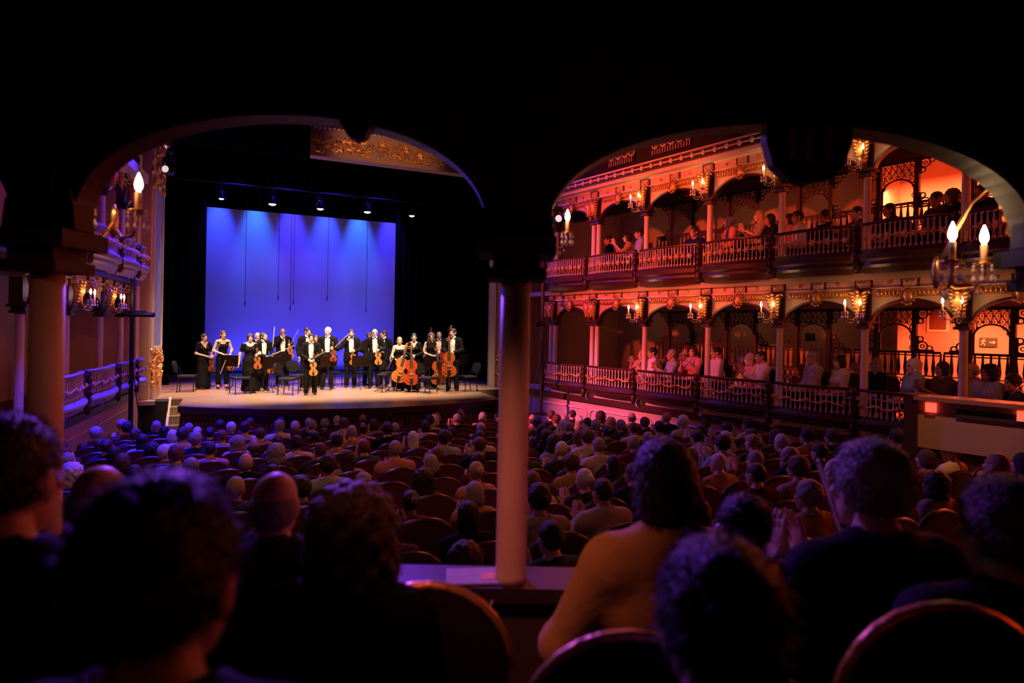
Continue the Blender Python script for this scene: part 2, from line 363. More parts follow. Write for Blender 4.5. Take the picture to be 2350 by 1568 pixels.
# side pillar by the stairs: front face, then a splayed reveal toward the stage
YA, YB = 17.9, 19.3
A = (xz(316, YA), YA); B = (xz(343, YA), YA); C = (xz(371, YB), YB)
pl = plan_prism('wall_proscenium_left', [A, B, C, (C[0], YB+0.25), (A[0]-1.6, YB+0.25), (A[0]-1.6, YA)], STZ-0.05, ZT, PW)
ex = (Vector((C[0]-B[0], C[1]-B[1], 0))).normalized(); nr = Vector((ex.y, -ex.x, 0))
L = (Vector((C[0]-B[0], C[1]-B[1], 0))).length
def on_reveal(u, z, off=0.0): return Vector((B[0], B[1], z)) + ex*u + nr*off
def quadbox(b, u0, u1, z0, z1, off, th, base, e, nn):
    P = lambda u, z, o: Vector((base[0], base[1], z)) + e*u + nn*o
    vs = [P(u0, z0, off), P(u1, z0, off), P(u1, z1, off), P(u0, z1, off), P(u0, z0, off+th), P(u1, z0, off+th), P(u1, z1, off+th), P(u0, z1, off+th)]
    b.add(vs, [(0, 3, 2, 1), (4, 5, 6, 7), (0, 1, 5, 4), (1, 2, 6, 5), (2, 3, 7, 6), (3, 0, 4, 7)])
zp0, zp1 = STZ+1.35, STZ+5.6
b = MB(); quadbox(b, L*0.18, L*0.86, zp0, zp1, 0.0, 0.02, B, ex, nr); struct('reveal_panel', b, PBLUE, pl)
b = MB()
for u in (L*0.14, L*0.86): quadbox(b, u, u+L*0.04, zp0-0.05, zp1+0.05, 0.0, 0.05, B, ex, nr)
quadbox(b, L*0.14, L*0.9, zp0-0.09, zp0, 0.0, 0.05, B, ex, nr); quadbox(b, L*0.14, L*0.9, zp1, zp1+0.05, 0.0, 0.05, B, ex, nr); struct('panel_frame', b, CREAM, pl)
b = MB(); gilt_cluster(b, on_reveal(L*0.5, STZ+0.85), L*0.85, 0.95, ex, nrm=nr, n=46, seed=3, r=0.10); struct('gilt_scrollwork', b, GILT, pl)
b = MB(); gilt_cluster(b, on_reveal(L*0.5, STZ+6.1), L*0.9, 1.3, ex, nrm=nr, n=60, seed=4, r=0.10)
gilt_cluster(b, Vector((A[0]+0.2, YA, STZ+6.8)), 0.5, 1.2, Vector((1, 0, 0)), n=24, seed=5, r=0.12); struct('gilt_scrollwork', b, GILT, pl)
b = MB(); b.box(((A[0]+B[0])/2-0.02, YA-0.10, STZ-0.02), (B[0]-A[0]+0.35, 0.34, 0.10)); struct('plinth_ledge', b, PW, pl)
# side pillar on the far side
YA2 = 17.5
A2 = (xz(1127, YB), YB); B2 = (xz(1256, YA2), YA2)
pr_ = plan_prism('wall_proscenium_right', [A2, B2, (B2[0]+1.2, YA2), (B2[0]+1.2, YB+0.25), (A2[0], YB+0.25)], STZ-0.05, ZT, PW)
ex2 = Vector((B2[0]-A2[0], B2[1]-A2[1], 0)).normalized(); nr2 = Vector((ex2.y, -ex2.x, 0)); L2 = Vector((B2[0]-A2[0], B2[1]-A2[1], 0)).length
def quad2(b, u0, u1, z0, z1, off, th): quadbox(b, u0, u1, z0, z1, off, th, A2, ex2, nr2)
b = MB(); quad2(b, L2*0.17, L2*0.36, STZ+1.7, STZ+6.0, 0, 0.02); quad2(b, L2*0.17, L2*0.36, STZ+1.0, STZ+1.6, 0, 0.02); struct('reveal_panel', b, PBLUE, pr_)
b = MB(); quad2(b, 0, L2*0.10, STZ, ZT-0.4, 0, 0.06); quad2(b, L2*0.80, L2*0.90, STZ-0.6, ZT-0.4, 0, 0.06); struct('pilaster_strip', b, CREAM, pr_)
b = MB(); gilt_cluster(b, Vector((A2[0], A2[1], STZ+0.75))+ex2*(L2*0.24), L2*0.22, 0.9, ex2, nrm=nr2, n=34, seed=8, r=0.09); struct('gilt_scrollwork', b, GILT, pr_)
# header beam over the opening with painted gilt scrolls
hz0 = ony(860, 374, 18.6).z; hz1 = hz0 + 0.85
b = MB(); b.box((AX+0.1, 18.8, (hz0+hz1)/2), (11.0, 0.4, hz1-hz0)); hd = struct('beam_proscenium', b, mat('header_paint', (0.42, 0.25, 0.15), 0.6, noise=0.1, scale=5), label='cream proscenium beam painted with gilded scrolls')
rr = random.Random(5)
for k, px in enumerate((745, 820, 905, 985, 525, 610)):
    c = ony(px, 340, 18.59); b = MB()
    gilt_cluster(b, Vector((c.x, 18.59, (hz0+hz1)/2-0.03)), 0.95, 0.42, Vector((1, 0, 0)), n=34, seed=20+k, r=0.085)
    struct('gilt_scrollwork', b, GILT, hd)
b = MB()
for i in range(80): b.box((-2.4+i*0.13, 18.57, hz1-0.03), (0.07, 0.06, 0.06))
struct('dentil_strip', b, CREAM, hd)
b = MB(); b.box((AX, 18.9, hz1+1.6), (16, 0.3, 3.2)); struct('wall_over_proscenium', b, DARKP)
p0, p1 = ony(388, 318, 18.3), ony(712, 318, 18.3)
drape('masking_curtain', 'black masking curtain hanging in front of the gilded header beam', p0.x, p1.x, 18.3, hz0-0.25, hz0+0.74, 0.03, 0.3)
spot('header_lamp', (4.0, 14.5, 9.0), (4.2, 18.6, hz0+0.4), (1.0, 0.42, 0.2), 260, 50, 0.6, 0.1)
# walls flanking the stage
b = MB(); b.box((A[0]-1.6, YA+0.3, 5.5), (2.6, 0.3, 11)); struct('wall_front_left', b, PW)
b = MB(); b.box((B2[0]+1.6, YA2+0.3, 5.5), (2.4, 0.3, 11)); struct('wall_front_right', b, PW)
# stairs to the stage
sx0, sx1 = xz(388, 17.2), front[0].x - 0.02
for side in range(1):
    t = thing('stage_stairs', 'warm lit wooden stairs up to the stage beside the pillar', 'stairs', (0, 0, 0))
    for k in range(5):
        m = MB(); m.box(((sx0+sx1)/2, 18.25-0.27*(k+1)+0.02, STZ-0.2*(k+1)+0.02), (sx1-sx0, 0.31, 0.04)); m.build('tread', STAGEW, t)
        m = MB(); m.box(((sx0+sx1)/2, 18.25-0.27*k-0.115, STZ-0.2*(k+1)+0.12), (sx1-sx0, 0.03, 0.17)); m.build('riser', STAGEW, t)
    m = MB(); m.add([(sx0-0.06, y, z) for y, z in ((18.3, STZ+0.05), (18.3, STZ-0.3), (16.75, 0.0), (16.6, 0.0), (16.6, 0.12))] + [(sx0, y, z) for y, z in ((18.3, STZ+0.05), (18.3, STZ-0.3), (16.75, 0.0), (16.6, 0.0), (16.6, 0.12))],
        [(0, 1, 2, 3, 4), (9, 8, 7, 6, 5)] + [(i, (i+1) % 5+0, (i+1) % 5+5, i+5) for i in range(5)]); m.build('stringer', PW, t)
b = MB(); b.box((sx0-0.55, 18.1, STZ/2), (1.0, 0.6, STZ)); struct('wall_stage_corner', b, DARKP)
spot('stair_lamp', (0.9, 19.8, 4.6), ((sx0+sx1)/2, 17.4, 0.7), (1.0, 0.40, 0.16), 140, 50, 0.6, 0.05)
# stalls floor, sloping up from the stage
b = MB(); y0, y1, z0, z1 = 1.0, 14.2, 0.95, 0.0
b.add([(-5.5, y0, z0), (11.5, y0, z0), (11.5, y1, z1), (-5.5, y1, z1), (-5.5, 19.2, 0), (11.5, 19.2, 0)], [(0, 1, 2, 3), (3, 2, 5, 4)]); struct('floor_stalls', b, CARPET)
def floor_z(y): return max(0.0, 0.95*(14.2-y)/13.2)
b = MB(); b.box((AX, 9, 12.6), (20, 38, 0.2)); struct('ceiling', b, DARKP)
# ================================================================== the galleries
Zr = lambda v: v + EYE
def gframe(p_cam0, p_cam1):
    P0 = RGT*p_cam0[0] + FWD*p_cam0[1]; P1 = RGT*p_cam1[0] + FWD*p_cam1[1]
    d = (P1-P0).normalized(); return Vector((P0.x, P0.y, 0)), Vector((d.x, d.y, 0))
class Gal:
    def __init__(s, O, d): s.O = O; s.d = d; s.n = Vector((-d.y, d.x, 0)); s.rz = RZ(d)
    def P(s, a, y=0.0, z=0.0): return s.O + s.d*a + s.n*y + Vector((0, 0, z))
    def s_at(s, px, py=752):                              # position along the gallery seen at a pixel column
        a, _ = ray(px, py); r = RGT*a + FWD
        # O + d t = r k
        den = s.d.x*(-r.y) - s.d.y*(-r.x)
        return (-(s.O.x)*(-r.y) + s.O.y*(-r.x))/den
GR = Gal(*gframe((1.07, 16.06), (6.38, 8.75)))
GL = Gal(*gframe((-7.5, 10.4), (-8.9, 14.3)))
DZB, DZC = 2.57, 2.40                                     # upper tier offsets of balustrade and of capital / arch
# ---- shared pieces
b = MB(); b.lathe([(0.020, 0), (0.024, 0.02), (0.016, 0.05), (0.013, 0.12), (0.024, 0.17), (0.013, 0.21), (0.012, 0.30), (0.021, 0.36), (0.021, 0.38)], 6); BAL1 = b.mesh('baluster', BALW, True)
b = MB(); b.box((0, 0, 0.02), (0.034, 0.034, 0.04)); b.lathe([(0.012, 0.04), (0.014, 0.2), (0.011, 0.36)], 6); b.box((0, 0, 0.38), (0.030, 0.030, 0.04)); BAL2 = b.mesh('baluster', BALW, True)
def rosette_mesh(r, dpt=0.03):
    b = MB(); b.ell((0, -dpt*0.6, 0), (r*0.42, dpt, r*0.42), 8, 5)
    for k in range(6):
        q = 2*pi*k/6; M = Matrix.Rotation(-q, 4, 'Y') @ Matrix.Translation((r*0.62, 0, 0)); b.ell((0, -dpt*0.3, 0), (r*0.38, dpt*0.6, r*0.26), 6, 4, M)
    return b.mesh('rosette', GILT, True)
ROS = rosette_mesh(0.05); ROSG = rosette_mesh(0.05); ROSG.materials[0] = mat('garland_paint', (0.80, 0.52, 0.34), 0.45, noise=0.2, scale=40); ROSS = rosette_mesh(0.032)
def leaf(b, base, tip, wdt, out, M=None):
    base, tip = Vector(base), Vector(tip); mid = (base+tip)/2 + Vector((0, -out, 0))
    ax = (tip-base).normalized(); sd = ax.cross(Vector((0, 1, 0))).normalized()*wdt
    vs = [base, mid-sd, tip+Vector((0, -out*0.5, 0)), mid+sd, mid+Vector((0, -wdt*0.5, 0)), mid+Vector((0, 0.012, 0))]
    b.add(vs, [(0, 1, 4), (1, 2, 4), (2, 3, 4), (3, 0, 4), (1, 0, 5), (2, 1, 5), (3, 2, 5), (0, 3, 5)], M)
def console_mesh():                                       # gilded acanthus console, local front toward -Y, z 0..0.46
    b = MB()
    b.tube([(0, 0.0, 0.0), (0, -0.05, 0.12), (0, -0.08, 0.28), (0, -0.06, 0.42)], [0.03, 0.05, 0.075, 0.08], 8)
    for k in range(7):
        z = 0.06 + k*0.058; wd = 0.05 + 0.07*k/6
        for sg in (-1, 1):
            leaf(b, (sg*0.02, -0.06-0.01*k, z), (sg*wd*1.25, -0.05-0.008*k, z+0.075), 0.024, 0.03)
        leaf(b, (0, -0.07-0.008*k, z), (0, -0.085-0.008*k, z+0.09), 0.028, 0.03)
    for sg in (-1, 1):
        b.tube([(sg*(0.075+0.045*cos(q)), -0.08, 0.42+0.045*sin(q)) for q in [x*0.7 for x in range(8)]], [0.018]*8, 6)
    return b.mesh('gilt_console', GILT, True)
CONS = console_mesh()
def cartouche_mesh():
    b = MB(); b.ell((0, -0.03, 0), (0.06, 0.04, 0.085), 10, 7)
    for k in range(11):
        q = 2*pi*k/11; leaf(b, (0.05*cos(q), -0.02, 0.075*sin(q)), (0.105*cos(q), -0.03, 0.145*sin(q)), 0.025, 0.03)
    return b.mesh('gilt_cartouche', GILT, True)
CART = cartouche_mesh()
def swag_mesh():
    b = MB(); b.box((0, 0.005, 0), (0.22, 0.02, 0.15))
    for sg in (-1, 1):
        b.tube([(sg*0.01, -0.02, 0.0), (sg*0.05, -0.03, -0.015), (sg*0.085, -0.02, 0.035)], [0.012, 0.022, 0.010], 6)
        b.tube([(sg*0.01, -0.02, -0.01), (sg*0.035, -0.02, -0.05)], [0.012, 0.006], 5)
    b.ell((0, -0.03, 0), (0.02, 0.02, 0.02), 6, 5); 
    for sx in (-0.118, 0.118): b.box((sx, 0.0, 0), (0.014, 0.034, 0.15), mi=1)
    return b.mesh('bow_panel', [FRIEZE, DWOOD], True)
SWAG = swag_mesh()
b = MB()
for k in range(5):
    z = 0.11*k - 0.03
    b.tube([(0.0, -0.02, z), (0.0, -0.05-0.015*(k % 2), z+0.05), (0, -0.02, z+0.11)], [0.05, 0.065+0.01*(k % 2), 0.05], 8)
b.box((0, 0, 0.44), (0.16, 0.14, 0.06)); b.ell((0, -0.03, -0.12), (0.09, 0.08, 0.12), 8, 6); POST = b.mesh('post', DWOOD, True)
# candle sconce: two arms, candles, lamps, crystal drops (front toward -Y)
def sconce_proto():
    P = {}
    m = MB(); m.lathe([(0.006, -0.08), (0.02, -0.05), (0.026, 0.0), (0.016, 0.05), (0.006, 0.09)], 8, (0, -0.02, 0)); P['back_plate'] = (m.mesh('back_plate', BRASS, True), [(0, 0, 0)])
    for nm, sg in (('a', -1), ('b', 1)):
        m = MB(); m.tube([(0, -0.03, -0.03), (sg*0.04, -0.09, -0.09), (sg*0.09, -0.15, -0.08), (sg*0.115, -0.18, -0.02), (sg*0.115, -0.18, 0.03)], [0.010, 0.009, 0.008, 0.008, 0.012], 7)
        m.lathe([(0.012, 0.02), (0.045, 0.035), (0.05, 0.045), (0.012, 0.05)], 10, (sg*0.115, -0.18, 0)); P['arm_'+nm] = (m.mesh('arm', BRASS, True), None)
        m = MB(); m.lathe([(0.015, 0.05), (0.015, 0.135), (0.009, 0.14)], 8, (sg*0.115, -0.18, 0)); P['candle_'+nm] = (m.mesh('candle', mat('candle_tube', (0.85, 0.65, 0.42), 0.6), True), None)
        m = MB(); m.lathe([(0.006, 0.14), (0.017, 0.16), (0.019, 0.178), (0.013, 0.205), (0.002, 0.235)], 8, (sg*0.115, -0.18, 0)); P['flame_lamp_'+nm] = (m.mesh('flame_lamp', BULB, True), None)
        m = MB()
        for k in range(7):
            q = 2*pi*k/7; x, y = sg*0.115+0.047*cos(q), -0.18+0.047*sin(q)
            m.lathe([(0.001, -0.065), (0.011, -0.045), (0.001, -0.015)], 5, (x, y, 0)); m.ell((x, y, 0.005), (0.008, 0.008, 0.008), 5, 4); m.lathe([(0.001, -0.02), (0.006, -0.005), (0.001, 0.005)], 5, (x, y, 0.03))
        for k in range(5):
            t = k/4; m.lathe([(0.001, -0.03), (0.008, -0.015), (0.001, 0)], 5, (sg*(0.02+0.08*t), -0.06-0.1*t, -0.09-0.03*sin(pi*t)))
        P['crystal_drops_'+nm] = (m.mesh('crystal_drops', CRYST), None)
    return P
SCP = sconce_proto()
def sconce(pos, rz, label, group, power=3.0, scale=1.0):
    t = thing('candle_sconce', label, 'sconce', pos, rz, group); t.scale = (scale,)*3
    for k, (me, _) in SCP.items():
        nm = k[:-2] if k[-2] == '_' else k; o = obj(nm, me, t)
        if nm == 'crystal_drops': o['kind'] = 'stuff'
    point('sconce_light', (0, -0.22, 0.2), (1.0, 0.36, 0.12), power, 0.05, t)
    return t
def bowpath(w, bow, y0, n=8): return [(w*i/n, y0 - bow*4*(i/n)*(1-i/n)) for i in range(n+1)]
def prof_shift(pr, dz): return [(y, z+dz) for y, z in pr]
BAYNAME = []
GARL = mat('garland_paint', (0.80, 0.52, 0.34), 0.45, noise=0.2, scale=40)
LMOULD = mat('lightened_moulding', (0.36, 0.28, 0.30), 0.4, noise=0.1, scale=6)  # lighter than the mahogany opposite; blue-lit brightness put into the colour
def balustrade(G, s0, s1, tier, label, group, nb, garland=True):
    w = s1-s0; dz = Zr(-1.5) + (DZB if tier == 2 else 0)
    t = thing('balustrade', label, 'balustrade', G.P(s0, 0, dz), G.rz, group)
    path = [(x_+0.085, y_) for x_, y_ in bowpath(w-0.17, 0.10, -0.26)]
    m = MB(); m.sweep(path, [(-0.02, 0), (0.08, -0.02), (0.10, 0.20), (0.06, 0.22), (-0.04, 0.22), (-0.07, 0.19), (-0.10, 0.15), (-0.10, 0.11), (-0.06, 0.08), (-0.05, 0.03)] if tier == 1 else
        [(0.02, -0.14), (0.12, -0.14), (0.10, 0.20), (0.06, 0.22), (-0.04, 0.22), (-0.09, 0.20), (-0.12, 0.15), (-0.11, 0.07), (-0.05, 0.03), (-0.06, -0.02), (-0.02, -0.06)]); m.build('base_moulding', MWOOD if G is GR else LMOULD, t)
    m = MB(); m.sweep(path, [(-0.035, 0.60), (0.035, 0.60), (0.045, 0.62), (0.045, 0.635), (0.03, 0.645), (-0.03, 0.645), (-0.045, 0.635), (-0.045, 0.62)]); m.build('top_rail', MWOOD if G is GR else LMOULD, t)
    nn = nb
    for i in range(nn):
        f = (i+0.9)/(nn+0.8); x = w*f; y = -0.26 - 0.10*4*f*(1-f)
        obj('baluster', BAL1 if tier == 1 else BAL2, t, (x, y, 0.22))
    obj('post', POST, t, (0.0, -0.31, 0.12), None, (0.72, 0.72, 1.0))
    if garland:
        if tier == 2:
            m = MB(); gp = [(w*q_, -0.30-0.10*4*q_*(1-q_), 0.40) for q_ in [0.085+0.83*i/12 for i in range(13)]]
            m.tube(gp, 0.012, 6); g = m.build('garland', GARL, t, smooth=True)
            for i in range(10):
                f = 0.11+0.78*i/9; obj('rosette', ROSG, g, (w*f, -0.32-0.10*4*f*(1-f), 0.40), None, 1.25 if i % 2 else 0.95)
        else:
            m = MB(); gp = []
            for i in range(25):
                f = 0.085+0.83*i/24; gp.append((w*f, -0.30-0.10*4*f*(1-f), 0.41 - 0.05*abs(sin(f*pi*4))))
            m.tube(gp, [0.012+0.008*abs(sin(i*1.1)) for i in range(25)], 6); g = m.build('garland', GILT, t, smooth=True)
            for i in range(5):
                f = 0.09+0.82*i/4; obj('rosette', ROSS if i % 2 else ROS, g, (w*f, -0.315-0.10*4*f*(1-f), 0.40))
    return t
def column(G, s, tier, label, group, dbl=False, z_foot=None):
    zc = Zr(0.08) + (DZC if tier == 2 else 0); zf = Zr(-1.62) + (DZB if tier == 2 else 0)
    if z_foot is not None: zf = z_foot
    t = thing('gallery_column', label, 'column', G.P(s, 0, zf), G.rz, group)
    h = zc - zf
    for x in ((-0.085, 0.085) if dbl else (0.0,)):
        m = MB(); m.lathe([(0.072, 0), (0.072, 0.06), (0.060, 0.10), (0.058, h*0.5), (0.052, h-0.03), (0.062, h-0.02), (0.062, h)], 14, (x, 0, 0)); m.build('shaft', CREAM, t, smooth=True)
    wd = 0.34 if dbl else 0.20
    m = MB(); m.box((0, 0, h+0.02), (wd, 0.2, 0.04)); m.box((0, 0, h+0.06), (wd-0.04, 0.16, 0.05)); m.box((0, 0, h+0.105), (wd+0.06, 0.24, 0.035)); m.build('capital', DWOOD, t)
    m = MB(); m.box((0, 0.02, h+0.31), (wd, 0.16, 0.38)); m.build('impost_block', MWOOD, t)
    for x in ((-0.085, 0.085) if dbl else (0.0,)):
        obj('gilt_console', CONS, t, (x, -0.09, h+0.12), None, (1.25, 1.2, 1.0))
    return t
def arch(G, s0, s1, tier, label, group, dl=False, dr=False):
    w = s1-s0; z0 = Zr(0.20) + (DZC if tier == 2 else 0)      # top of the capitals
    t = thing('gallery_arch', label, 'arch', G.P(s0, 0, z0), G.rz, group)
    i0, i1 = (0.178 if dl else 0.106), w-(0.178 if dr else 0.106); a = (i1-i0)/2; rise = 0.34; cx = (i0+i1)/2
    inner = [(cx - a*cos(pi*i/20), rise*sin(pi*i/20)) for i in range(21)]
    inner = [(i0, 0.004)] + inner[1:-1] + [(i1, 0.004)]
    outer = [(x, 0.49) for x, z in inner]
    m = MB(); m.strip(inner, outer, 0.06, Matrix.Translation((0, -0.03, 0))); m.build('spandrel', FRIEZE, t)
    rim = [(x + (cx-x)*0.035, max(0.003, z-0.035)) for x, z in inner]; m = MB(); m.strip(rim, inner, 0.11, Matrix.Translation((0, -0.06, 0))); m.build('arch_rim', DWOOD, t)
    g0, g1 = (0.28 if dl else 0.195), w-(0.28 if dr else 0.195)
    m = MB(); m.box(((g0+g1)/2, -0.05, 0.43), (g1-g0, 0.05, 0.12)); k = 0; x = g0+0.03
    while x < g1-0.05:
        m.ell((x, -0.085, 0.43), (0.026, 0.02, 0.042), 6, 4); m.ell((x+0.028, -0.08, 0.43+(0.03 if k % 2 else -0.03)), (0.016, 0.016, 0.016), 5, 4); x += 0.057; k += 1
    m.build('gilt_band', GILT, t, smooth=True)
    m = MB(); m.box((w/2, -0.03, 0.585), (w-0.27, 0.06, 0.18)); m.build('frieze_board', FRIEZE, t)
    m = MB(); m.box((w/2, -0.085, 0.505), (w-0.27, 0.05, 0.02)); m.box((w/2, -0.075, 0.675), (w-0.27, 0.06, 0.03)); m.build('frieze_moulding', CREAM, t)
    obj('bow_panel', SWAG, t, (cx, -0.075, 0.59)); obj('bow_panel', SWAG, t, (0, -0.075, 0.59))
    for f in (0.27, 0.73): obj('rosette', ROSS, t, (w*f, -0.07, 0.59))
    obj('gilt_cartouche', CART, t, (cx, -0.10, 0.38), None, 1.2)
    return t
# ---- fretwork screens
WOODF = mat('fretwork_wood', (0.018, 0.007, 0.006), 0.5, noise=0.2, scale=10)
def annulus(b, cx, cz, r, tw, th, n=10, ph=0.0, arc=2*pi):
    k = n if arc > 6.2 else n+1
    q = [ph + arc*i/n for i in range(k)]
    b.strip([(cx+(r-tw)*cos(t), cz+(r-tw)*sin(t)) for t in q], [(cx+r*cos(t), cz+r*sin(t)) for t in q], th, closed=arc > 6.2)
def filigree_mesh(w, h, ow, oh):                          # panel w x h with an arched opening ow x oh at the bottom middle
    b = MB(); tw = 0.010; th = 0.025
    for x in (0, w-0.03): b.box((x+0.015, th/2, h/2), (0.03, th, h))
    b.box((w/2, th/2, h-0.015), (w, th, 0.03))
    cx = w/2
    arcp = [(cx - ow/2*cos(pi*i/16), oh-ow/2*0.8 + ow/2*0.8*sin(pi*i/16)) for i in range(17)]
    arco = [(cx - (ow/2+0.025)*cos(pi*i/16), oh-ow/2*0.8 + (ow/2*0.8+0.025)*sin(pi*i/16)) for i in range(17)]
    b.strip([(arcp[0][0], 0)]+arcp+[(arcp[-1][0], 0)], [(arco[0][0], 0)]+arco+[(arco[-1][0], 0)], th)
    r = 0.052; row = 0; z = r
    while z < h:
        x = r + (r if row % 2 else 0)
        while x < w:
            dx, dz = (x-cx)/(ow/2+0.02), (z-(oh-ow/2*0.8))/(ow/2*0.8+0.02)
            inside = (abs(dx) < 1 and dz < 0) or (dx*dx+dz*dz < 1)
            if not inside:
                annulus(b, x, z, r, tw, th, 8, row*0.4)
                annulus(b, x+0.012*(-1)**row, z, r*0.5, tw, th, 6)
            x += 2*r
        z += r*1.72; row += 1
    return b.mesh('fretwork_arch_panel', WOODF)
def lattice_mesh(w, h):                                   # low panel: bell-shaped cut-outs over crossing loops
    b = MB(); th = 0.025
    b.box((w/2, th/2, h-0.02), (w, th+0.02, 0.04)); b.box((w/2, th/2, 0.02), (w, th, 0.04)); b.box((w/2, th/2, h*0.69), (w, th, 0.02)); b.box((w/2, th/2, h-0.07), (w, th, 0.02))
    p = 0.105; nx = max(1, int(w/p)); p = w/nx
    for i in range(nx+1):
        x = i*p
        b.prism([(x-0.012, h*0.69), (x+0.012, h*0.69), (x+0.030, h*0.78), (x+0.012, h-0.09), (x+0.012, h-0.03), (x-0.012, h-0.03), (x-0.012, h-0.09), (x-0.030, h*0.78)], th)
    for i in range(nx):
        x = (i+0.5)*p
        nr_ = max(2, int(0.62*h/(p*0.92)))
        for k in range(nr_):
            f = (0.06 + p*0.5 + k*(0.66*h-0.06-p)/(nr_-1))/h
            annulus(b, x + (p/2 if k % 2 else 0), h*f, p*0.5, 0.013, th, 8); annulus(b, x+(0 if k % 2 else p/2), h*f, p*0.24, 0.012, th, 6)
    return b.mesh('lattice_panel', WOODF)
def bracket_mesh(sz=0.26):
    b = MB(); th = 0.025
    annulus(b, sz*0.33, -sz*0.33, sz*0.33, 0.02, th, 12); annulus(b, sz*0.75, -sz*0.2, sz*0.2, 0.018, th, 10); annulus(b, sz*0.2, -sz*0.8, sz*0.2, 0.018, th, 10); annulus(b, sz*0.33, -sz*0.33, sz*0.14, 0.014, th, 8)
    b.prism([(0, 0), (sz, 0), (sz, -0.03), (0.03, -0.03), (0.03, -sz), (0, -sz)], th); return b.mesh('scroll_bracket', WOODF)
BRK = bracket_mesh(); BRK.update()
_fm = {}
def screen(G, s0, s1, y, zf, label, group, htot=1.95, hl=0.80):
    w = s1-s0; t = thing('fretwork_screen', label, 'screen', G.P(s0, y, zf), G.rz, group)
    pw = round(w*0.44, 2); x0 = (w-pw)/2
    key = (pw, htot, hl)
    if key not in _fm: _fm[key] = filigree_mesh(pw, htot-hl, pw*0.80, (htot-hl)*0.62)
    obj('fretwork_arch_panel', _fm[key], t, (x0, 0, hl))
    kl = ('l', round(w, 2))
    if kl not in _fm: _fm[kl] = lattice_mesh(round(w, 2), hl)
    obj('lattice_panel', _fm[kl], t, (0, 0, 0))
    for x in (x0, x0+pw):
        m = MB(); m.box((x, 0.0, htot/2), (0.07, 0.08, htot)); m.build('screen_post', WOODF, t)
    m = MB(); m.box((w/2, 0, htot+0.02), (w, 0.08, 0.06)); m.build('head_rail', WOODF, t)
    for x, sx in ((x0, -1), (x0+pw, 1)):
        obj('scroll_bracket', BRK, t, (x+sx*0.03, 0, htot), None, (sx, 1, 1)); obj('scroll_bracket', BRK, t, (x+sx*0.03, 0, hl), None, (sx, 1, -1))
    return t

# ---- side gallery facing the camera (right of the hall)
RPX = [1270, 1365, 1480, 1625, 1790, 1985, 2212]
RS = [GR.s_at(px) for px in RPX]; RS.append(RS[-1]+1.36); RS.append(RS[-1]+1.36)
BN = ['bay nearest the stage', 'second bay from the stage', 'third bay from the stage', 'fourth bay from the stage', 'fifth bay from the stage', 'sixth bay from the stage', 'seventh bay from the stage', 'eighth bay from the stage, beyond the picture edge']
TN = {1: 'lower', 2: 'upper'}
for tier in (1, 2):
    for i in range(8 if tier == 2 else 7):
        w_ = RS[i+1]-RS[i]
        if i < 7:
            balustrade(GR, RS[i], RS[i+1], tier, f'{TN[tier]} red-lit gallery balustrade with {"turned white" if tier == 1 else "slim white"} balusters, {BN[i]}', f'{TN[tier]} gallery balustrades on the red side', int(w_/ (0.088 if tier == 1 else 0.072)))
            arch(GR, RS[i], RS[i+1], tier, f'{TN[tier]} red-lit gallery arch with gilded frieze, {BN[i]}', f'{TN[tier]} gallery arches on the red side', i < 2, i < 1)
    for i in range(8):
        column(GR, RS[i], tier, (f'{"twin" if i < 2 else "slender"} cream column of the {TN[tier]} red-lit gallery, {ORD[i]} from the stage'), f'{TN[tier]} gallery columns on the red side', dbl=i < 2)
    for i in range(2, 8):
        if tier == 2 and i > 5: continue
        zc = Zr(0.20) + (DZC if tier == 2 else 0)
        sconce(GR.P(RS[i]-0.02, -0.20, zc+0.10), GR.rz, f'two-armed crystal candle sconce on the {ORD[i]} column of the {TN[tier]} red-lit gallery', 'candle sconces of the red-lit gallery', 3.2)
    for i in range(1, 7):
        zf = Zr(-1.62) + (DZB if tier == 2 else 0)
        screen(GR, RS[i]+0.575, RS[i+1]+0.525, 1.5, zf, f'dark fretwork screen of the {TN[tier]} red-lit gallery, {BN[i]}', f'{TN[tier]} gallery fretwork screens', 2.06, 1.34 if tier == 1 else 1.22)
smax = RS[-1]
def gbox(G, s0, s1, y0, y1, z0, z1, name, m, parent=None):
    b = MB(); vs = [G.P(s, y, z) for z in (z0, z1) for s, y in ((s0, y0), (s1, y0), (s1, y1), (s0, y1))]
    b.add(vs, [(3, 2, 1, 0), (4, 5, 6, 7), (0, 1, 5, 4), (1, 2, 6, 5), (2, 3, 7, 6), (3, 0, 4, 7)]); return struct(name, b, m, parent)
S0 = -0.9
gbox(GR, S0, smax, -0.20, 3.4, Zr(-1.75), Zr(-1.62), 'floor_lower_gallery', DWOOD)
gbox(GR, S0, smax, -0.16, 3.4, Zr(0.84), Zr(0.95), 'floor_upper_gallery', WALLC)
gbox(GR, S0, smax, -0.05, 3.4, Zr(3.40), Zr(3.50), 'ceiling_upper_gallery', WALLC)
gbox(GR, S0, smax+2.4, 3.3, 3.4, Zr(-1.75), Zr(3.5), 'wall_right_corridor', WALLC)
gbox(GR, smax+2.3, smax+2.4, 0, 3.4, Zr(-1.75), Zr(3.5), 'wall_right_corridor_end', WALLC)
gbox(GR, S0-0.05, S0, -0.2, 3.4, Zr(-1.75), Zr(3.5), 'wall_right_stage_end', WALLC)
wl = gbox(GR, S0, smax+1, -0.10, 0.0, -0.2, Zr(-1.5), 'wall_right', WALLP)
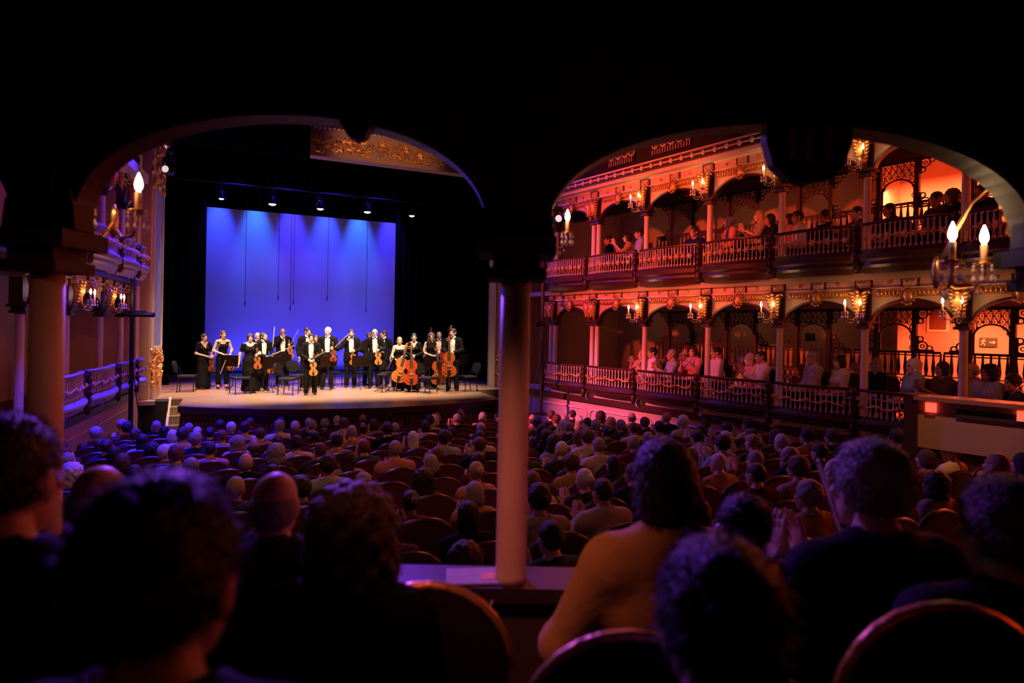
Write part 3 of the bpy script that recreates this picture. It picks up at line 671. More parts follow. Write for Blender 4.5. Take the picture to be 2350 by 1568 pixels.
# ceiling beams of the galleries and cross walls in the corridor
gbox(GR, S0, smax, 1.42, 1.56, Zr(0.46), Zr(0.84), 'beam_lower_gallery', WALLC); gbox(GR, S0, smax, 1.42, 1.56, Zr(3.02), Zr(3.40), 'beam_upper_gallery', MWOOD)
for s, tt in ((RS[4]+0.9, 1), (RS[4]+0.5, 2)):
    z = Zr(-1.62) + (DZB if tt == 2 else 0); gbox(GR, s, s+0.08, 2.3, 3.3, z, z+2.4, f'wall_corridor_pier_{tt}', WALLC)
# panel mouldings on the wall under the gallery
def panel_frame(G, s0, s1, z0, z1, parent, notch=0.09):
    pts = [(s0+notch, z1), (s1-notch, z1), (s1-notch*0.5, z1-notch*0.3), (s1, z1-notch), (s1, z0), (s0, z0), (s0, z1-notch), (s0+notch*0.5, z1-notch*0.3)]
    b = MB(); b.tube([G.P(s, -0.115, z) for s, z in pts+[pts[0]]], 0.022, 6, cap=False); struct('panel_moulding', b, CREAM, parent, smooth=True)
for i, (a, c) in enumerate(((-0.35, RS[1]-0.1), (RS[1]+0.0, RS[2]+0.35), (RS[2]+0.65, RS[4]-0.35), (RS[4]-0.05, RS[6]))):
    panel_frame(GR, a, c, Zr(-2.75), Zr(-1.92), wl)
for i in range(1, 7):
    b = MB(); b.ell(GR.P(RS[i], -0.13, Zr(-1.60)), (0.10, 0.10, 0.12), 10, 6); struct('corbel', b, WALLP, wl, smooth=True)
# cornice and the dark top tier
gbox(GR, S0, smax, -0.30, 0.0, Zr(3.29), Zr(3.36), 'trim_cornice_1', CREAM); gbox(GR, S0, smax, -0.40, 0.0, Zr(3.36), Zr(3.50), 'trim_cornice_2', DWOOD)
ck = gbox(GR, S0, smax, -0.44, 0.0, Zr(3.50), Zr(3.53), 'trim_cornice_3', CREAM)
b = MB(); b.ell((0, 0, 0), (0.045, 0.03, 0.055), 8, 5); b.box((0.13, 0.01, 0), (0.17, 0.02, 0.03)); BOSS = b.mesh('boss', CREAM, True)
s = 0.2
while s < RS[6]:
    obj('boss', BOSS, bpy.data.objects['trim_cornice_2'], GR.P(s, -0.41, Zr(3.43)), (0, 0, GR.rz)); s += 0.26
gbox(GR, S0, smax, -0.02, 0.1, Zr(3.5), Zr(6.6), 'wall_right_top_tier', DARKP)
for k, (pa, pc, pz) in enumerate(((1392, 1452, 348), (1490, 1582, 328))):
    sa, sb = GR.s_at(pa+2), GR.s_at(pc+2)
    pt = thing('fretwork_grille', ('smaller' if k == 0 else 'larger') + ' scrolled grille panel in the dark tier above the cornice', 'grille', GR.P(sa, -0.08, Zr(3.76)), GR.rz, 'grilles of the top tier')
    m = MB(); m.box(((sb-sa)/2, 0.03, 0.19), (sb-sa, 0.03, 0.38)); m.build('backing', DARKP, pt)
    m = MB(); nsc = int((sb-sa)/0.2)
    for j in range(nsc):
        x = 0.12 + j*(sb-sa-0.2)/max(1, nsc-1); annulus(m, x, 0.22, 0.10, 0.03, 0.03, 10, j, 5.2); annulus(m, x+0.03, 0.2, 0.05, 0.02, 0.03, 8, j+2, 4.4)
    m.build('scrolls', CREAM, pt)
    for j in range(int((sb-sa)/0.07)):
        m = MB(); m.box((0.04+j*0.07, 0.01, 0.06), (0.015, 0.02, 0.12)); m.build('spindle', CREAM, pt)
# red lamps in the corridors and warm dim lamps behind the screens
for tier in (1, 2):
    z = Zr(0.60) + (DZB-0.05 if tier == 2 else 0)
    for s, pw in ((RS[5]+0.5, 600), (RS[6]+0.6, 1000), (smax+0.6, 1000)) + (((RS[4]+0.9, 500),) if tier == 2 else ()):
        p = GR.P(s, 2.5, z-0.35); area('corridor_red_lamp', p, p+GR.n*0.35+Vector((0, 0, -1)), (1.0, 0.105, 0.035), pw*(0.15 if tier == 1 else 0.32), 0.5, 0.25)
    for s, pw in ((0.6, 10), (RS[2]+0.3, 14), (RS[3]+0.6, 14)):
        point('corridor_dim_lamp', GR.P(s, 2.5, z-0.3), (1.0, 0.36, 0.14), pw*0.18, 0.15)
# framed picture and running-man sign on the corridor wall
def on_wall(px, py, G, y):                                # point on the plane parallel to the gallery at depth y
    a, b_ = ray(px, py); r = RGT*a + FWD; o = G.P(0, y)
    k = (o.x*G.n.x + o.y*G.n.y)/(r.x*G.n.x + r.y*G.n.y); return Vector((r.x*k, r.y*k, EYE + b_*k))
p = on_wall(2153, 733, GR, 3.28)
t = thing('framed_picture', 'dark framed picture on the red corridor wall', 'picture', p, GR.rz)
m = MB(); m.box((0, 0, 0), (0.36, 0.03, 0.48)); m.build('frame', CREAM, t)
m = MB(); m.box((0, -0.018, 0), (0.28, 0.01, 0.40)); m.build('print', mat('dark_print', (0.14, 0.05, 0.03), 0.7, noise=0.6, scale=9), t)
p = on_wall(2267, 786, GR, 3.28)
t = thing('exit_sign', 'small emergency exit sign with running figure on red-lit wall', 'sign', p, GR.rz)
SIGN = mat('sign_green', (0.01, 0.05, 0.03), 0.5); SIGW = mat('sign_white', (0.8, 0.7, 0.6), 0.5)
m = MB(); m.box((0, 0, 0), (0.26, 0.02, 0.17)); m.build('plate', SIGN, t)
m = MB(); m.box((0.06, -0.013, 0), (0.06, 0.006, 0.022)); m.prism([(0.085, -0.035), (0.12, 0), (0.085, 0.035)], 0.006, Matrix.Translation((0, -0.016, 0)))
m.ell((-0.055, -0.013, 0.05), (0.014, 0.005, 0.014), 8, 6)
for a_, c_ in (((-0.06, 0.035), (-0.075, -0.01)), ((-0.075, -0.01), (-0.045, -0.03)), ((-0.045, -0.03), (-0.05, -0.06)), ((-0.075, -0.01), (-0.10, -0.05)), ((-0.06, 0.03), (-0.03, 0.01)), ((-0.062, 0.03), (-0.10, 0.015))):
    m.tube([(a_[0], -0.013, a_[1]), (c_[0], -0.013, c_[1])], 0.008, 5)
m.build('pictogram', SIGW, t)
p = on_wall(1859, 773, GR, 3.28)
m = MB(); m.box((0, 0, 0), (0.22, 0.02, 0.16)); t = m.build('notice_plate', SIGN, label='small dark notice plate behind the fifth gallery bay', cat='sign', loc=p, rot=(0, 0, GR.rz))

# ---- gallery across the hall (blue-lit side)
LSp = [-3.75, -1.88, 0.0, 2.0, 3.58, 4.35]
LB = ['bay nearest the camera, at picture edge', 'second bay from the camera, before the pillar', 'third bay from the camera', 'fourth bay from the camera', 'fifth bay from the camera']
for tier in (1, 2):
    for i in range(1, 5):
        w_ = LSp[i+1]-LSp[i]
        balustrade(GL, LSp[i], LSp[i+1], tier, f'{TN[tier]} blue-lit gallery balustrade with white balusters, {LB[i]}', f'{TN[tier]} gallery balustrades on the blue side', int(w_/0.11))
        arch(GL, LSp[i], LSp[i+1], tier, f'{TN[tier]} blue-lit gallery arch with gilded band, {LB[i]}', f'{TN[tier]} gallery arches on the blue side')
    for i in range(1, 5):
        column(GL, LSp[i], tier, f'slender cream column of the {TN[tier]} blue-lit gallery, {ORD[i-1]} visible from the camera end', f'{TN[tier]} gallery columns on the blue side')
        if tier == 1 and i < 4:
            sconce(GL.P(LSp[i], -0.20, Zr(0.30)+(DZC if tier == 2 else 0)), GL.rz, f'two-armed crystal candle sconce on the {ORD[i-1]} visible column of the {TN[tier]} blue-lit gallery', 'candle sconces of the blue-lit gallery', 2.4)
gbox(GL, -4, 4.6, -0.20, 2.6, Zr(-1.75), Zr(-1.62), 'floor_left_lower_gallery', DWOOD)
gbox(GL, -4, 4.6, -0.16, 2.6, Zr(0.84), Zr(0.95), 'floor_left_upper_gallery', MWOOD)
gbox(GL, -4, 4.6, 1.7, 1.8, Zr(-1.75), Zr(3.5), 'wall_left_gallery_back', WALLP)
gbox(GL, -4, 4.6, -0.3, 2.6, Zr(3.29), Zr(3.5), 'trim_cornice_left', FRIEZE)
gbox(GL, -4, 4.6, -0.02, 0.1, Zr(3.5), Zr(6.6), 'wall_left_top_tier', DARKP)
wl2 = gbox(GL, -4, 4.9, -0.10, 0.0, -0.2, Zr(-1.5), 'wall_left', WALLP)
gbox(GL, 4.55, 4.9, -0.1, 2.6, Zr(-1.75), 9.2, 'wall_left_stage_end', PW)
for a, c in ((-3.6, -1.3), (-1.0, 1.25), (1.5, 4.3)): panel_frame(GL, a, c, Zr(-2.75), Zr(-2.0), wl2)
# lighting stands against the proscenium walls
def boom(px, y0, y1, ybar, z, label, xo):
    p1 = at(px, y1, z); top = at(px, y0, z).z; zb = at(px, ybar, z).z
    t = thing('lighting_stand', label, 'stand', (p1.x, p1.y, p1.z), -TH, 'lighting stands')
    m = MB(); m.tube([(0, 0, 0), (0, 0, top-p1.z)], 0.045, 8); m.build('pole', BLACKM, t)
    m = MB(); m.tube([(-0.30*xo[0], 0, zb-p1.z), (0.6*xo[1], 0, zb-p1.z)], 0.05, 8); m.build('cross_bar', BLACKM, t)
    m = MB(); m.tube([(-0.10, -0.03, zb-p1.z+0.07), (0.4*xo[1], -0.03, zb-p1.z+0.07)], 0.018, 6); m.build('clamp_bar', BLACKM, t)
    m = MB(); m.lathe([(0.2, 0), (0.2, 0.03), (0.05, 0.06)], 12); m.build('base_plate', BLACKM, t)
    m = MB(); sg = 1 if xo[1] > 0.5 else -1; m.tube([(0.03*sg, -0.06, zb-p1.z-0.4), (0.10*sg, -0.08, (zb-p1.z)*0.5), (0.25*sg, -0.1, 0.3), (0.30*sg, -0.1, 0.03)], 0.012, 5); m.build('cable', BLACKM, t)
    return t
boom(299, 640, 1000, 722, 12.9, 'black lighting stand with crossbar by the stage stairs', (0.9, 0.75))
boom(1241, 640, 952, 745, 15.0, 'black lighting stand beside the red-lit gallery end', (0.5, 0.1))
# ================================================================== figures: smooth blended volumes meshed by surface nets
def smin(a, b, k):
    h = np.clip(0.5+0.5*(b-a)/k, 0, 1); return b*(1-h)+a*h - k*h*(1-h)
def d_prim(P, p):
    if p[0] == 'c':                                       # tapered capsule a b ra rb [sy flattening along y]
        _, a, b, ra, rb = p[:5]; sy = p[5] if len(p) > 5 else 1.0
        a = np.array(a, float); b = np.array(b, float); ab = b-a
        X, Y, Z = P[0]-a[0], (P[1]-a[1]), P[2]-a[2]
        t = np.clip((X*ab[0]+Y*ab[1]+Z*ab[2])/(ab@ab+1e-9), 0, 1)
        return np.sqrt((X-t*ab[0])**2+((Y-t*ab[1])/sy)**2+(Z-t*ab[2])**2) - (ra+(rb-ra)*t)
    _, c, r = p[:3]                                       # ellipsoid
    X, Y, Z = (P[0]-c[0])/r[0], (P[1]-c[1])/r[1], (P[2]-c[2])/r[2]
    q = np.sqrt(X*X+Y*Y+Z*Z); return (q-1.0)*min(r)
def field(prims, P, k, infl=0.0, sub=(), cuts=(), wob=None):
    F = None
    for p in prims:
        d = d_prim(P, p); F = d if F is None else smin(F, d, k)
    F = F - infl
    if wob: a, f = wob; F = F + a*np.sin(P[0]*f)*np.sin(P[1]*f+1.3)*np.sin(P[2]*f+0.7)
    for p in sub: F = np.maximum(F, -d_prim(P, p))
    for c in cuts: F = np.maximum(F, c(P))
    return F
EDG = [(a, b) for a in range(8) for b in range(8) if a < b and bin(a ^ b).count('1') == 1]
def nets(prims, res, k=0.03, infl=0.0, sub=(), cuts=(), wob=None, box=None):
    if box is None:
        lo = np.full(3, 1e9); hi = -lo
        for p in prims:
            if p[0] == 'c':
                r = max(p[3], p[4]); 
                for q in (p[1], p[2]): lo = np.minimum(lo, np.array(q)-r); hi = np.maximum(hi, np.array(q)+r)
            else: lo = np.minimum(lo, np.array(p[1])-np.array(p[2])); hi = np.maximum(hi, np.array(p[1])+np.array(p[2]))
        m = infl+2.5*res+(wob[0] if wob else 0); lo -= m; hi += m
    else: lo, hi = np.array(box[0], float), np.array(box[1], float)
    n = np.ceil((hi-lo)/res).astype(int)+1
    ax = [lo[i]+res*np.arange(n[i]) for i in range(3)]
    P = np.meshgrid(*ax, indexing='ij')
    F = field(prims, P, k, infl, sub, cuts, wob); S = F < 0
    C = [S[(i & 1):n[0]-1+(i & 1), (i >> 1 & 1):n[1]-1+(i >> 1 & 1), (i >> 2):n[2]-1+(i >> 2)] for i in range(8)]
    cnt = sum(c.astype(np.int8) for c in C); mask = (cnt > 0) & (cnt < 8)
    idx = np.argwhere(mask); m = len(idx)
    vid = np.full(mask.shape, -1, int); vid[tuple(idx.T)] = np.arange(m)
    off = np.array([[i & 1, i >> 1 & 1, i >> 2] for i in range(8)])
    V = [F[idx[:, 0]+o[0], idx[:, 1]+o[1], idx[:, 2]+o[2]] for o in off]
    acc = np.zeros((m, 3)); num = np.zeros(m)
    for a, b in EDG:
        fa, fb = V[a], V[b]; cr = (fa < 0) != (fb < 0); t = np.where(cr, fa/(fa-fb+1e-12), 0)
        acc += np.where(cr[:, None], off[a]+(off[b]-off[a])*t[:, None], 0); num += cr
    verts = lo + res*(idx + acc/num[:, None])
    quads = []
    for d in range(3):
        e1, e2 = (d+1) % 3, (d+2) % 3
        sl0 = [slice(None)]*3; sl1 = [slice(None)]*3; sl0[d] = slice(0, -1); sl1[d] = slice(1, None)
        a, b = S[tuple(sl0)], S[tuple(sl1)]; ch = np.argwhere(a != b)
        ch = ch[(ch[:, e1] > 0) & (ch[:, e2] > 0) & (ch[:, e1] < n[e1]-1) & (ch[:, e2] < n[e2]-1)]
        if not len(ch): continue
        ins = a[tuple(ch.T)]
        def cell(o1, o2):
            c = ch.copy(); c[:, e1] += o1; c[:, e2] += o2; return vid[tuple(c.T)]
        q = np.stack([cell(-1, -1), cell(0, -1), cell(0, 0), cell(-1, 0)], 1)
        q = np.where(ins[:, None], q, q[:, ::-1]); quads.append(q)
    quads = np.concatenate(quads) if quads else np.zeros((0, 4), int)
    return verts, quads[(quads >= 0).all(1)]
def np_mesh(name, parts, mats, smooth=True):              # parts: (verts, quads, material index or array)
    vs = []; fs = []; mi = []; o = 0
    for v, q, m in parts:
        vs.append(v); fs.append(q+o); o += len(v); mi.append(np.broadcast_to(m, (len(q),)))
    vs = np.concatenate(vs); fs = np.concatenate(fs); mi = np.concatenate(mi).astype(np.int32)
    me = bpy.data.meshes.new(name); me.vertices.add(len(vs)); me.vertices.foreach_set('co', vs.astype(np.float32).ravel())
    me.loops.add(4*len(fs)); me.loops.foreach_set('vertex_index', fs.astype(np.int32).ravel())
    me.polygons.add(len(fs)); me.polygons.foreach_set('loop_start', np.arange(0, 4*len(fs), 4, dtype=np.int32)); me.polygons.foreach_set('loop_total', np.full(len(fs), 4, np.int32))
    for m in mats: me.materials.append(m)
    me.polygons.foreach_set('material_index', mi); me.polygons.foreach_set('use_smooth', np.full(len(fs), smooth))
    me.update(calc_edges=True); return me
EYEM = mat('eye_dark', (0.03, 0.02, 0.015), 0.3); LIP = mat('lip', (0.42, 0.14, 0.11), 0.5)
def skin(i): return mat(f'skin_{i}', ((0.70, 0.44, 0.33), (0.56, 0.33, 0.23), (0.42, 0.23, 0.15), (0.28, 0.14, 0.09))[i], 0.5, noise=0.06, scale=14)
HEADP = [('e', (0, 0.015, 0.03), (0.074, 0.094, 0.092)), ('e', (0, -0.028, -0.055), (0.056, 0.062, 0.066)), ('e', (0, -0.055, -0.095), (0.026, 0.026, 0.022)),
         ('c', (0, -0.088, 0.012), (0, -0.110, -0.028), 0.008, 0.013), ('e', (0.077, 0.012, -0.008), (0.010, 0.020, 0.032)), ('e', (-0.077, 0.012, -0.008), (0.010, 0.020, 0.032)),
         ('e', (0.03, -0.072, -0.02), (0.028, 0.022, 0.022)), ('e', (-0.03, -0.072, -0.02), (0.028, 0.022, 0.022)), ('c', (-0.035, -0.080, 0.026), (0.035, -0.080, 0.026), 0.010, 0.010),
         ('c', (-0.016, -0.088, -0.060), (0.016, -0.088, -0.060), 0.008, 0.008)]
HEADS = [('e', (0.030, -0.102, 0.006), (0.017, 0.017, 0.011)), ('e', (-0.030, -0.102, 0.006), (0.017, 0.017, 0.011))]
_hd = {}
def head_geo(res):
    if res not in _hd:
        v, q = nets(HEADP, res, 0.018, sub=HEADS); c = v[q].mean(1); mi = np.zeros(len(q), int)
        for sx in (-1, 1):
            mi[(abs(c[:, 0]-sx*0.030) < 0.015) & (abs(c[:, 2]-0.004) < 0.007) & (c[:, 1] < -0.05)] = 1
            mi[(abs(c[:, 0]-sx*0.032) < 0.020) & (abs(c[:, 2]-0.028) < 0.005) & (c[:, 1] < -0.05)] = 1
        mi[(abs(c[:, 0]) < 0.024) & (abs(c[:, 2]+0.060) < 0.007) & (c[:, 1] < -0.05)] = 2
        _hd[res] = (v, q, mi)
    return _hd[res]
# a hand: wrist at the origin, fingers along +X, palm facing -Z, thumb toward +Y
def hand_prims(kind):
    P = [('e', (0.050, 0, 0), (0.052, 0.042, 0.017)), ('c', (-0.02, 0, 0), (0.02, 0, 0), 0.024, 0.026, 1.0)]
    curl = {'flat': (4, 6, 6), 'relaxed': (18, 26, 22), 'grip': (55, 62, 50)}[kind]
    for y, ln, dy in ((0.031, 0.070, 3), (0.010, 0.080, 0), (-0.011, 0.074, -3), (-0.031, 0.058, -7)):
        p = np.array([0.090 - abs(y)*0.25, y, 0.0]); a = 0.0; fr = (0.46, 0.31, 0.23); r = 0.0092
        for f, cg in zip(fr, curl):
            a += radians(cg); q = p + ln*f*np.array([cos(a)*cos(radians(dy)), sin(radians(dy)), -sin(a)]); P.append(('c', tuple(p), tuple(q), r, r*0.9)); p = q; r *= 0.93
    th = {'flat': ((0.05, 0.062, 0.0), (0.078, 0.078, -0.004)), 'relaxed': ((0.048, 0.060, -0.014), (0.082, 0.062, -0.026)), 'grip': ((0.045, 0.052, -0.03), (0.078, 0.030, -0.045))}[kind]
    P += [('c', (0.012, 0.026, -0.004), th[0], 0.0135, 0.0115), ('c', th[0], th[1], 0.0112, 0.009)]
    return P
_hn = {}
def hand_geo(kind, res):
    if (kind, res) not in _hn: _hn[(kind, res)] = nets(hand_prims(kind), res, 0.008)
    return _hn[(kind, res)]
def frame3(x, zhint):
    x = np.array(x, float); x /= np.linalg.norm(x); z = np.array(zhint, float); z -= x*(z@x)
    if np.linalg.norm(z) < 1e-4: z = np.array([0, 0, 1.0]); z -= x*(z@x)
    z /= np.linalg.norm(z); return np.stack([x, np.cross(z, x), z], 1)
def xform(v, R, o): return v @ R.T + np.array(o)
def lerp(a, b, t): return tuple(np.array(a)*(1-t)+np.array(b)*t)
class Fig:
    """A posed figure facing -Y; J holds the joints; meshes come out in the figure's own space."""
    def __init__(s, h=1.75, female=False, girth=1.0, sit=False, arms=None, lean=0.0, turn=0.0, nod=0.0, tilt=0.0, hands=('relaxed', 'relaxed'), palms=None, res=0.022, legs=None):
        s.k = h/1.75; s.f = female; s.res = res; s.g = girth; s.hands = hands
        sh = 0.165 if female else 0.19
        seat = 0.45 if sit else 0.93
        def up(x, y, z): return np.array([x, y - sin(lean)*(z-0.93) if True else y, seat + (z-0.93)*cos(lean)])
        J = dict(pel=up(0, 0, 0.95), waist=up(0, 0.005, 1.10), chest=up(0, 0.01, 1.29), nb=up(0, 0.015, 1.44), neck=up(0, 0.0, 1.515), head=up(0, -0.02, 1.612),
                 shl=up(sh, 0.01, 1.405), shr=up(-sh, 0.01, 1.405))
        if sit:
            J.update(hl=np.array([0.10, 0, seat+0.02]), hr=np.array([-0.10, 0, seat+0.02]), kl=np.array([0.12, -0.43, seat+0.03]), kr=np.array([-0.12, -0.43, seat+0.03]), al=np.array([0.12, -0.42, 0.08]), ar=np.array([-0.12, -0.42, 0.08]))
        else:
            J.update(hl=np.array([0.09, 0, 0.92]), hr=np.array([-0.09, 0, 0.92]), kl=np.array([0.10, -0.02, 0.49]), kr=np.array([-0.10, -0.02, 0.49]), al=np.array([0.115, 0.02, 0.08]), ar=np.array([-0.115, 0.02, 0.08]))
        arms = arms or {}
        for sd, sg in (('l', 1), ('r', -1)):
            e, w_ = arms.get(sd, ((sg*(sh+0.07), 0.03, 1.14), (sg*(sh+0.06), -0.06, 0.90)))
            dz = seat-0.93 if sit else 0.0
            J['e'+sd] = np.array(e, float)+[0, 0, dz]; J['w'+sd] = np.array(w_, float)+[0, 0, dz]
        if legs: J.update({a: np.array(b_, float) for a, b_ in legs.items()})
        s.J = J; s.sit = sit; s.turn, s.nod, s.tilt = turn, nod, tilt; s.palms = palms or {}
    def limbs(s):
        J = s.J; g = s.g; t = tuple; w_ = 0.92 if s.f else 1.0
        tor = [('c', t(J['pel']), t(J['waist']), (0.150 if s.f else 0.142)*g, (0.112 if s.f else 0.132)*g, 0.72), ('c', t(J['waist']), t(J['chest']), (0.112 if s.f else 0.132)*g, 0.150*w_*g, 0.72),
               ('c', t(J['chest']), t(J['nb']), 0.148*w_*g, 0.075, 0.70), ('c', lerp(J['shl'], J['shr'], 0.08), lerp(J['shl'], J['shr'], 0.92), 0.062*w_, 0.062*w_)] + [('c', lerp(J['sh'+sd], J['nb'], 0.35), tuple(J['nb']+[0, 0.012, 0.035]), 0.052*w_, 0.050*w_) for sd in 'lr']
        if s.f: tor += [('e', tuple(J['chest']+[sx*0.065, -0.095, -0.02]), (0.062, 0.055, 0.062)) for sx in (-1, 1)]
        nk = [('c', t(J['nb']), t(J['neck']+[0, 0, 0.03]), 0.056*w_, 0.052*w_)]
        arm = {}
        for sd in 'lr': arm[sd] = [('c', t(J['sh'+sd]), t(J['e'+sd]), 0.056*w_*g, 0.042*w_), ('c', t(J['e'+sd]), t(J['w'+sd]), 0.041*w_, 0.027*w_)]
        leg = {}
        for sd in 'lr': leg[sd] = [('c', t(J['h'+sd]), t(J['k'+sd]), 0.088*g, 0.058), ('c', t(J['k'+sd]), t(J['a'+sd]), 0.056, 0.037), ('c', t(J['a'+sd]+[0, 0.02, -0.035]), t(J['a'+sd]+[0, -0.13, -0.05]), 0.035, 0.028)]
        return tor, nk, arm, leg
    def headR(s):
        return np.array((Matrix.Rotation(s.turn, 3, 'Z') @ Matrix.Rotation(s.nod, 3, 'X') @ Matrix.Rotation(s.tilt, 3, 'Y')))
    def body(s, sk, hres=None):
        tor, nk, arm, leg = s.limbs()
        v, q = nets(tor+nk+arm['l']+arm['r']+leg['l']+leg['r'], s.res, 0.035)
        parts = [(v, q, 0)]
        hv, hq, hm = head_geo(hres or 0.012); parts.append((xform(hv, s.headR(), s.J['head']), hq, hm))
        for i, sd in enumerate('lr'):
            d = s.J['w'+sd]-s.J['e'+sd]; pz = s.palms.get(sd, (1 if sd == 'r' else -1, 0, 0.0))   # palm normal points -pz
            k = s.hands[i]; hv, hq = hand_geo(k, 0.007); 
            R = frame3(s.palms.get('d'+sd, d), pz)
            if R[:, 1][1] > 0 and 'm'+sd not in s.palms: hv = hv*[1, -1, 1]; hq = hq[:, ::-1]     # thumb to the front
            parts.append((xform(hv, R, s.J['w'+sd]), hq, 0))
        return np_mesh('person', [(a*s.k, b_, c) for a, b_, c in parts], [sk, EYEM, LIP])
    def cloth(s, name, prims, m, infl, k=0.04, sub=(), cuts=(), res=None, wob=None):
        v, q = nets(prims, res or s.res, k, infl, sub, cuts, wob); return np_mesh(name, [(v*s.k, q, 0)], [m])
    def hair(s, style, m, res=0.012):
        E = lambda c, r: ('e', c, r)
        base = [E((0, 0.022, 0.038), (0.083, 0.101, 0.097))]
        face = [E((0, -0.115, -0.045), (0.075, 0.085, 0.105))]; cuts = []; wob = (0.003, 90); k = 0.02
        zc = lambda z0: (lambda P: z0 - P[2])
        if style == 'short': cuts = [lambda P: -0.055 + np.maximum(0, -P[1])*0.9 - P[2]]
        elif style == 'crop': base = [E((0, 0.018, 0.034), (0.079, 0.098, 0.094))]; cuts = [lambda P: -0.05 + np.maximum(0, -P[1]+0.02)*1.1 - P[2]]
        elif style == 'fringe':                                     # bald on top
            base = [E((0, 0.025, 0.0), (0.083, 0.098, 0.085))]; face = [E((0, -0.08, 0.0), (0.09, 0.09, 0.14))]; cuts = [zc(-0.07), lambda P: P[2]-0.042]
        elif style == 'full': base = [E((0, 0.025, 0.042), (0.092, 0.108, 0.108))]; cuts = [lambda P: -0.105 + np.maximum(0, -P[1])*1.2 - P[2]]; wob = (0.006, 60)
        elif style == 'bob': base += [E((0, 0.035, -0.03), (0.095, 0.088, 0.10))]; cuts = [zc(-0.13)]
        elif style == 'long': base += [('c', (0, 0.045, 0.0), (0, 0.075, -0.24), 0.092, 0.085, 0.7)]; face = [E((0, -0.115, -0.06), (0.072, 0.10, 0.125))]; cuts = [zc(-0.28)]
        elif style == 'curly': base = [E((0, 0.03, 0.03), (0.118, 0.115, 0.118)), E((0.08, 0.02, -0.08), (0.05, 0.06, 0.09)), E((-0.08, 0.02, -0.08), (0.05, 0.06, 0.09)), E((0, 0.06, -0.08), (0.1, 0.07, 0.1))]; wob = (0.012, 75)
        elif style == 'afro': base = [E((0, 0.03, 0.045), (0.125, 0.125, 0.125))]; wob = (0.010, 80); face = [E((0, -0.125, -0.05), (0.078, 0.085, 0.105))]
        elif style == 'bun': base += [E((0, 0.125, 0.045), (0.045, 0.04, 0.045))]; cuts = [lambda P: -0.06 + np.maximum(0, -P[1])*0.9 - P[2]]
        elif style == 'topbun': base += [E((0, 0.05, 0.150), (0.045, 0.045, 0.035))]; cuts = [lambda P: -0.06 + np.maximum(0, -P[1])*0.9 - P[2]]
        elif style == 'pony': base += [E((0, 0.10, 0.09), (0.04, 0.04, 0.04)), ('c', (0, 0.12, 0.07), (-0.05, 0.10, -0.20), 0.035, 0.018)]; cuts = [lambda P: np.where(P[1] < 0.06, -0.05 + np.maximum(0, -P[1])*0.9 - P[2], -9)]
        elif style == 'bangs': base = [E((0, 0.02, 0.04), (0.092, 0.108, 0.10)), E((0, 0.03, -0.03), (0.09, 0.085, 0.07))]; face = [E((0, -0.12, -0.065), (0.07, 0.09, 0.085))]; cuts = [zc(-0.09)]
        v, q = nets(base, res, k, 0, face, cuts, wob)
        return np_mesh('hair', [(xform(v, s.headR(), s.J['head'])*s.k, q, 0)], [m])
    def seatpos(s): return s.J
# clothing cloth materials
def cloth_mat(name, col, rough=0.85): return mat('cloth_'+name, col, rough, noise=0.15, scale=10, bump=0.25, bscale=25, spec=0.12)
def hair_mat(name):
    c = dict(black=(0.012, 0.009, 0.008), dark_brown=(0.035, 0.018, 0.011), brown=(0.085, 0.042, 0.022), auburn=(0.16, 0.05, 0.022), blond=(0.42, 0.27, 0.12), grey=(0.30, 0.28, 0.27), white=(0.66, 0.62, 0.58))[name]
    return mat('hair_'+name, c, 0.5, noise=0.3, scale=40, bump=0.6, bscale=90)
def below(z): return lambda P: P[2]-z
def above(z): return lambda P: z-P[2]
# ================================================================== instruments and stage furniture
WVIO = mat('violin_varnish', (0.40, 0.10, 0.022), 0.25, noise=0.3, scale=6); WVIO2 = mat('violin_dark_varnish', (0.20, 0.035, 0.012), 0.25, noise=0.3, scale=6); WVIO3 = mat('golden_varnish', (0.55, 0.21, 0.04), 0.25, noise=0.25, scale=6)
EBONY = mat('ebony', (0.012, 0.009, 0.008), 0.35); STRING = mat('string', (0.6, 0.55, 0.45), 0.3, 0.7); BOWH = mat('bow_hair', (0.85, 0.78, 0.66), 0.6); BRIDGEM = mat('maple', (0.65, 0.42, 0.20), 0.5)
OUT = [(0, 0.0), (0.012, 0.42), (0.05, 0.72), (0.11, 0.92), (0.20, 1.0), (0.29, 0.96), (0.37, 0.83), (0.415, 0.70), (0.44, 0.58), (0.50, 0.52), (0.57, 0.53), (0.615, 0.60), (0.645, 0.70), (0.70, 0.78), (0.78, 0.80), (0.87, 0.75), (0.94, 0.58), (0.985, 0.32), (1.0, 0.0)]
OUTB = [(t, wd*(1.0 if t < 0.7 else max(0.0, 1-(t-0.7)*1.4))) for t, wd in OUT]
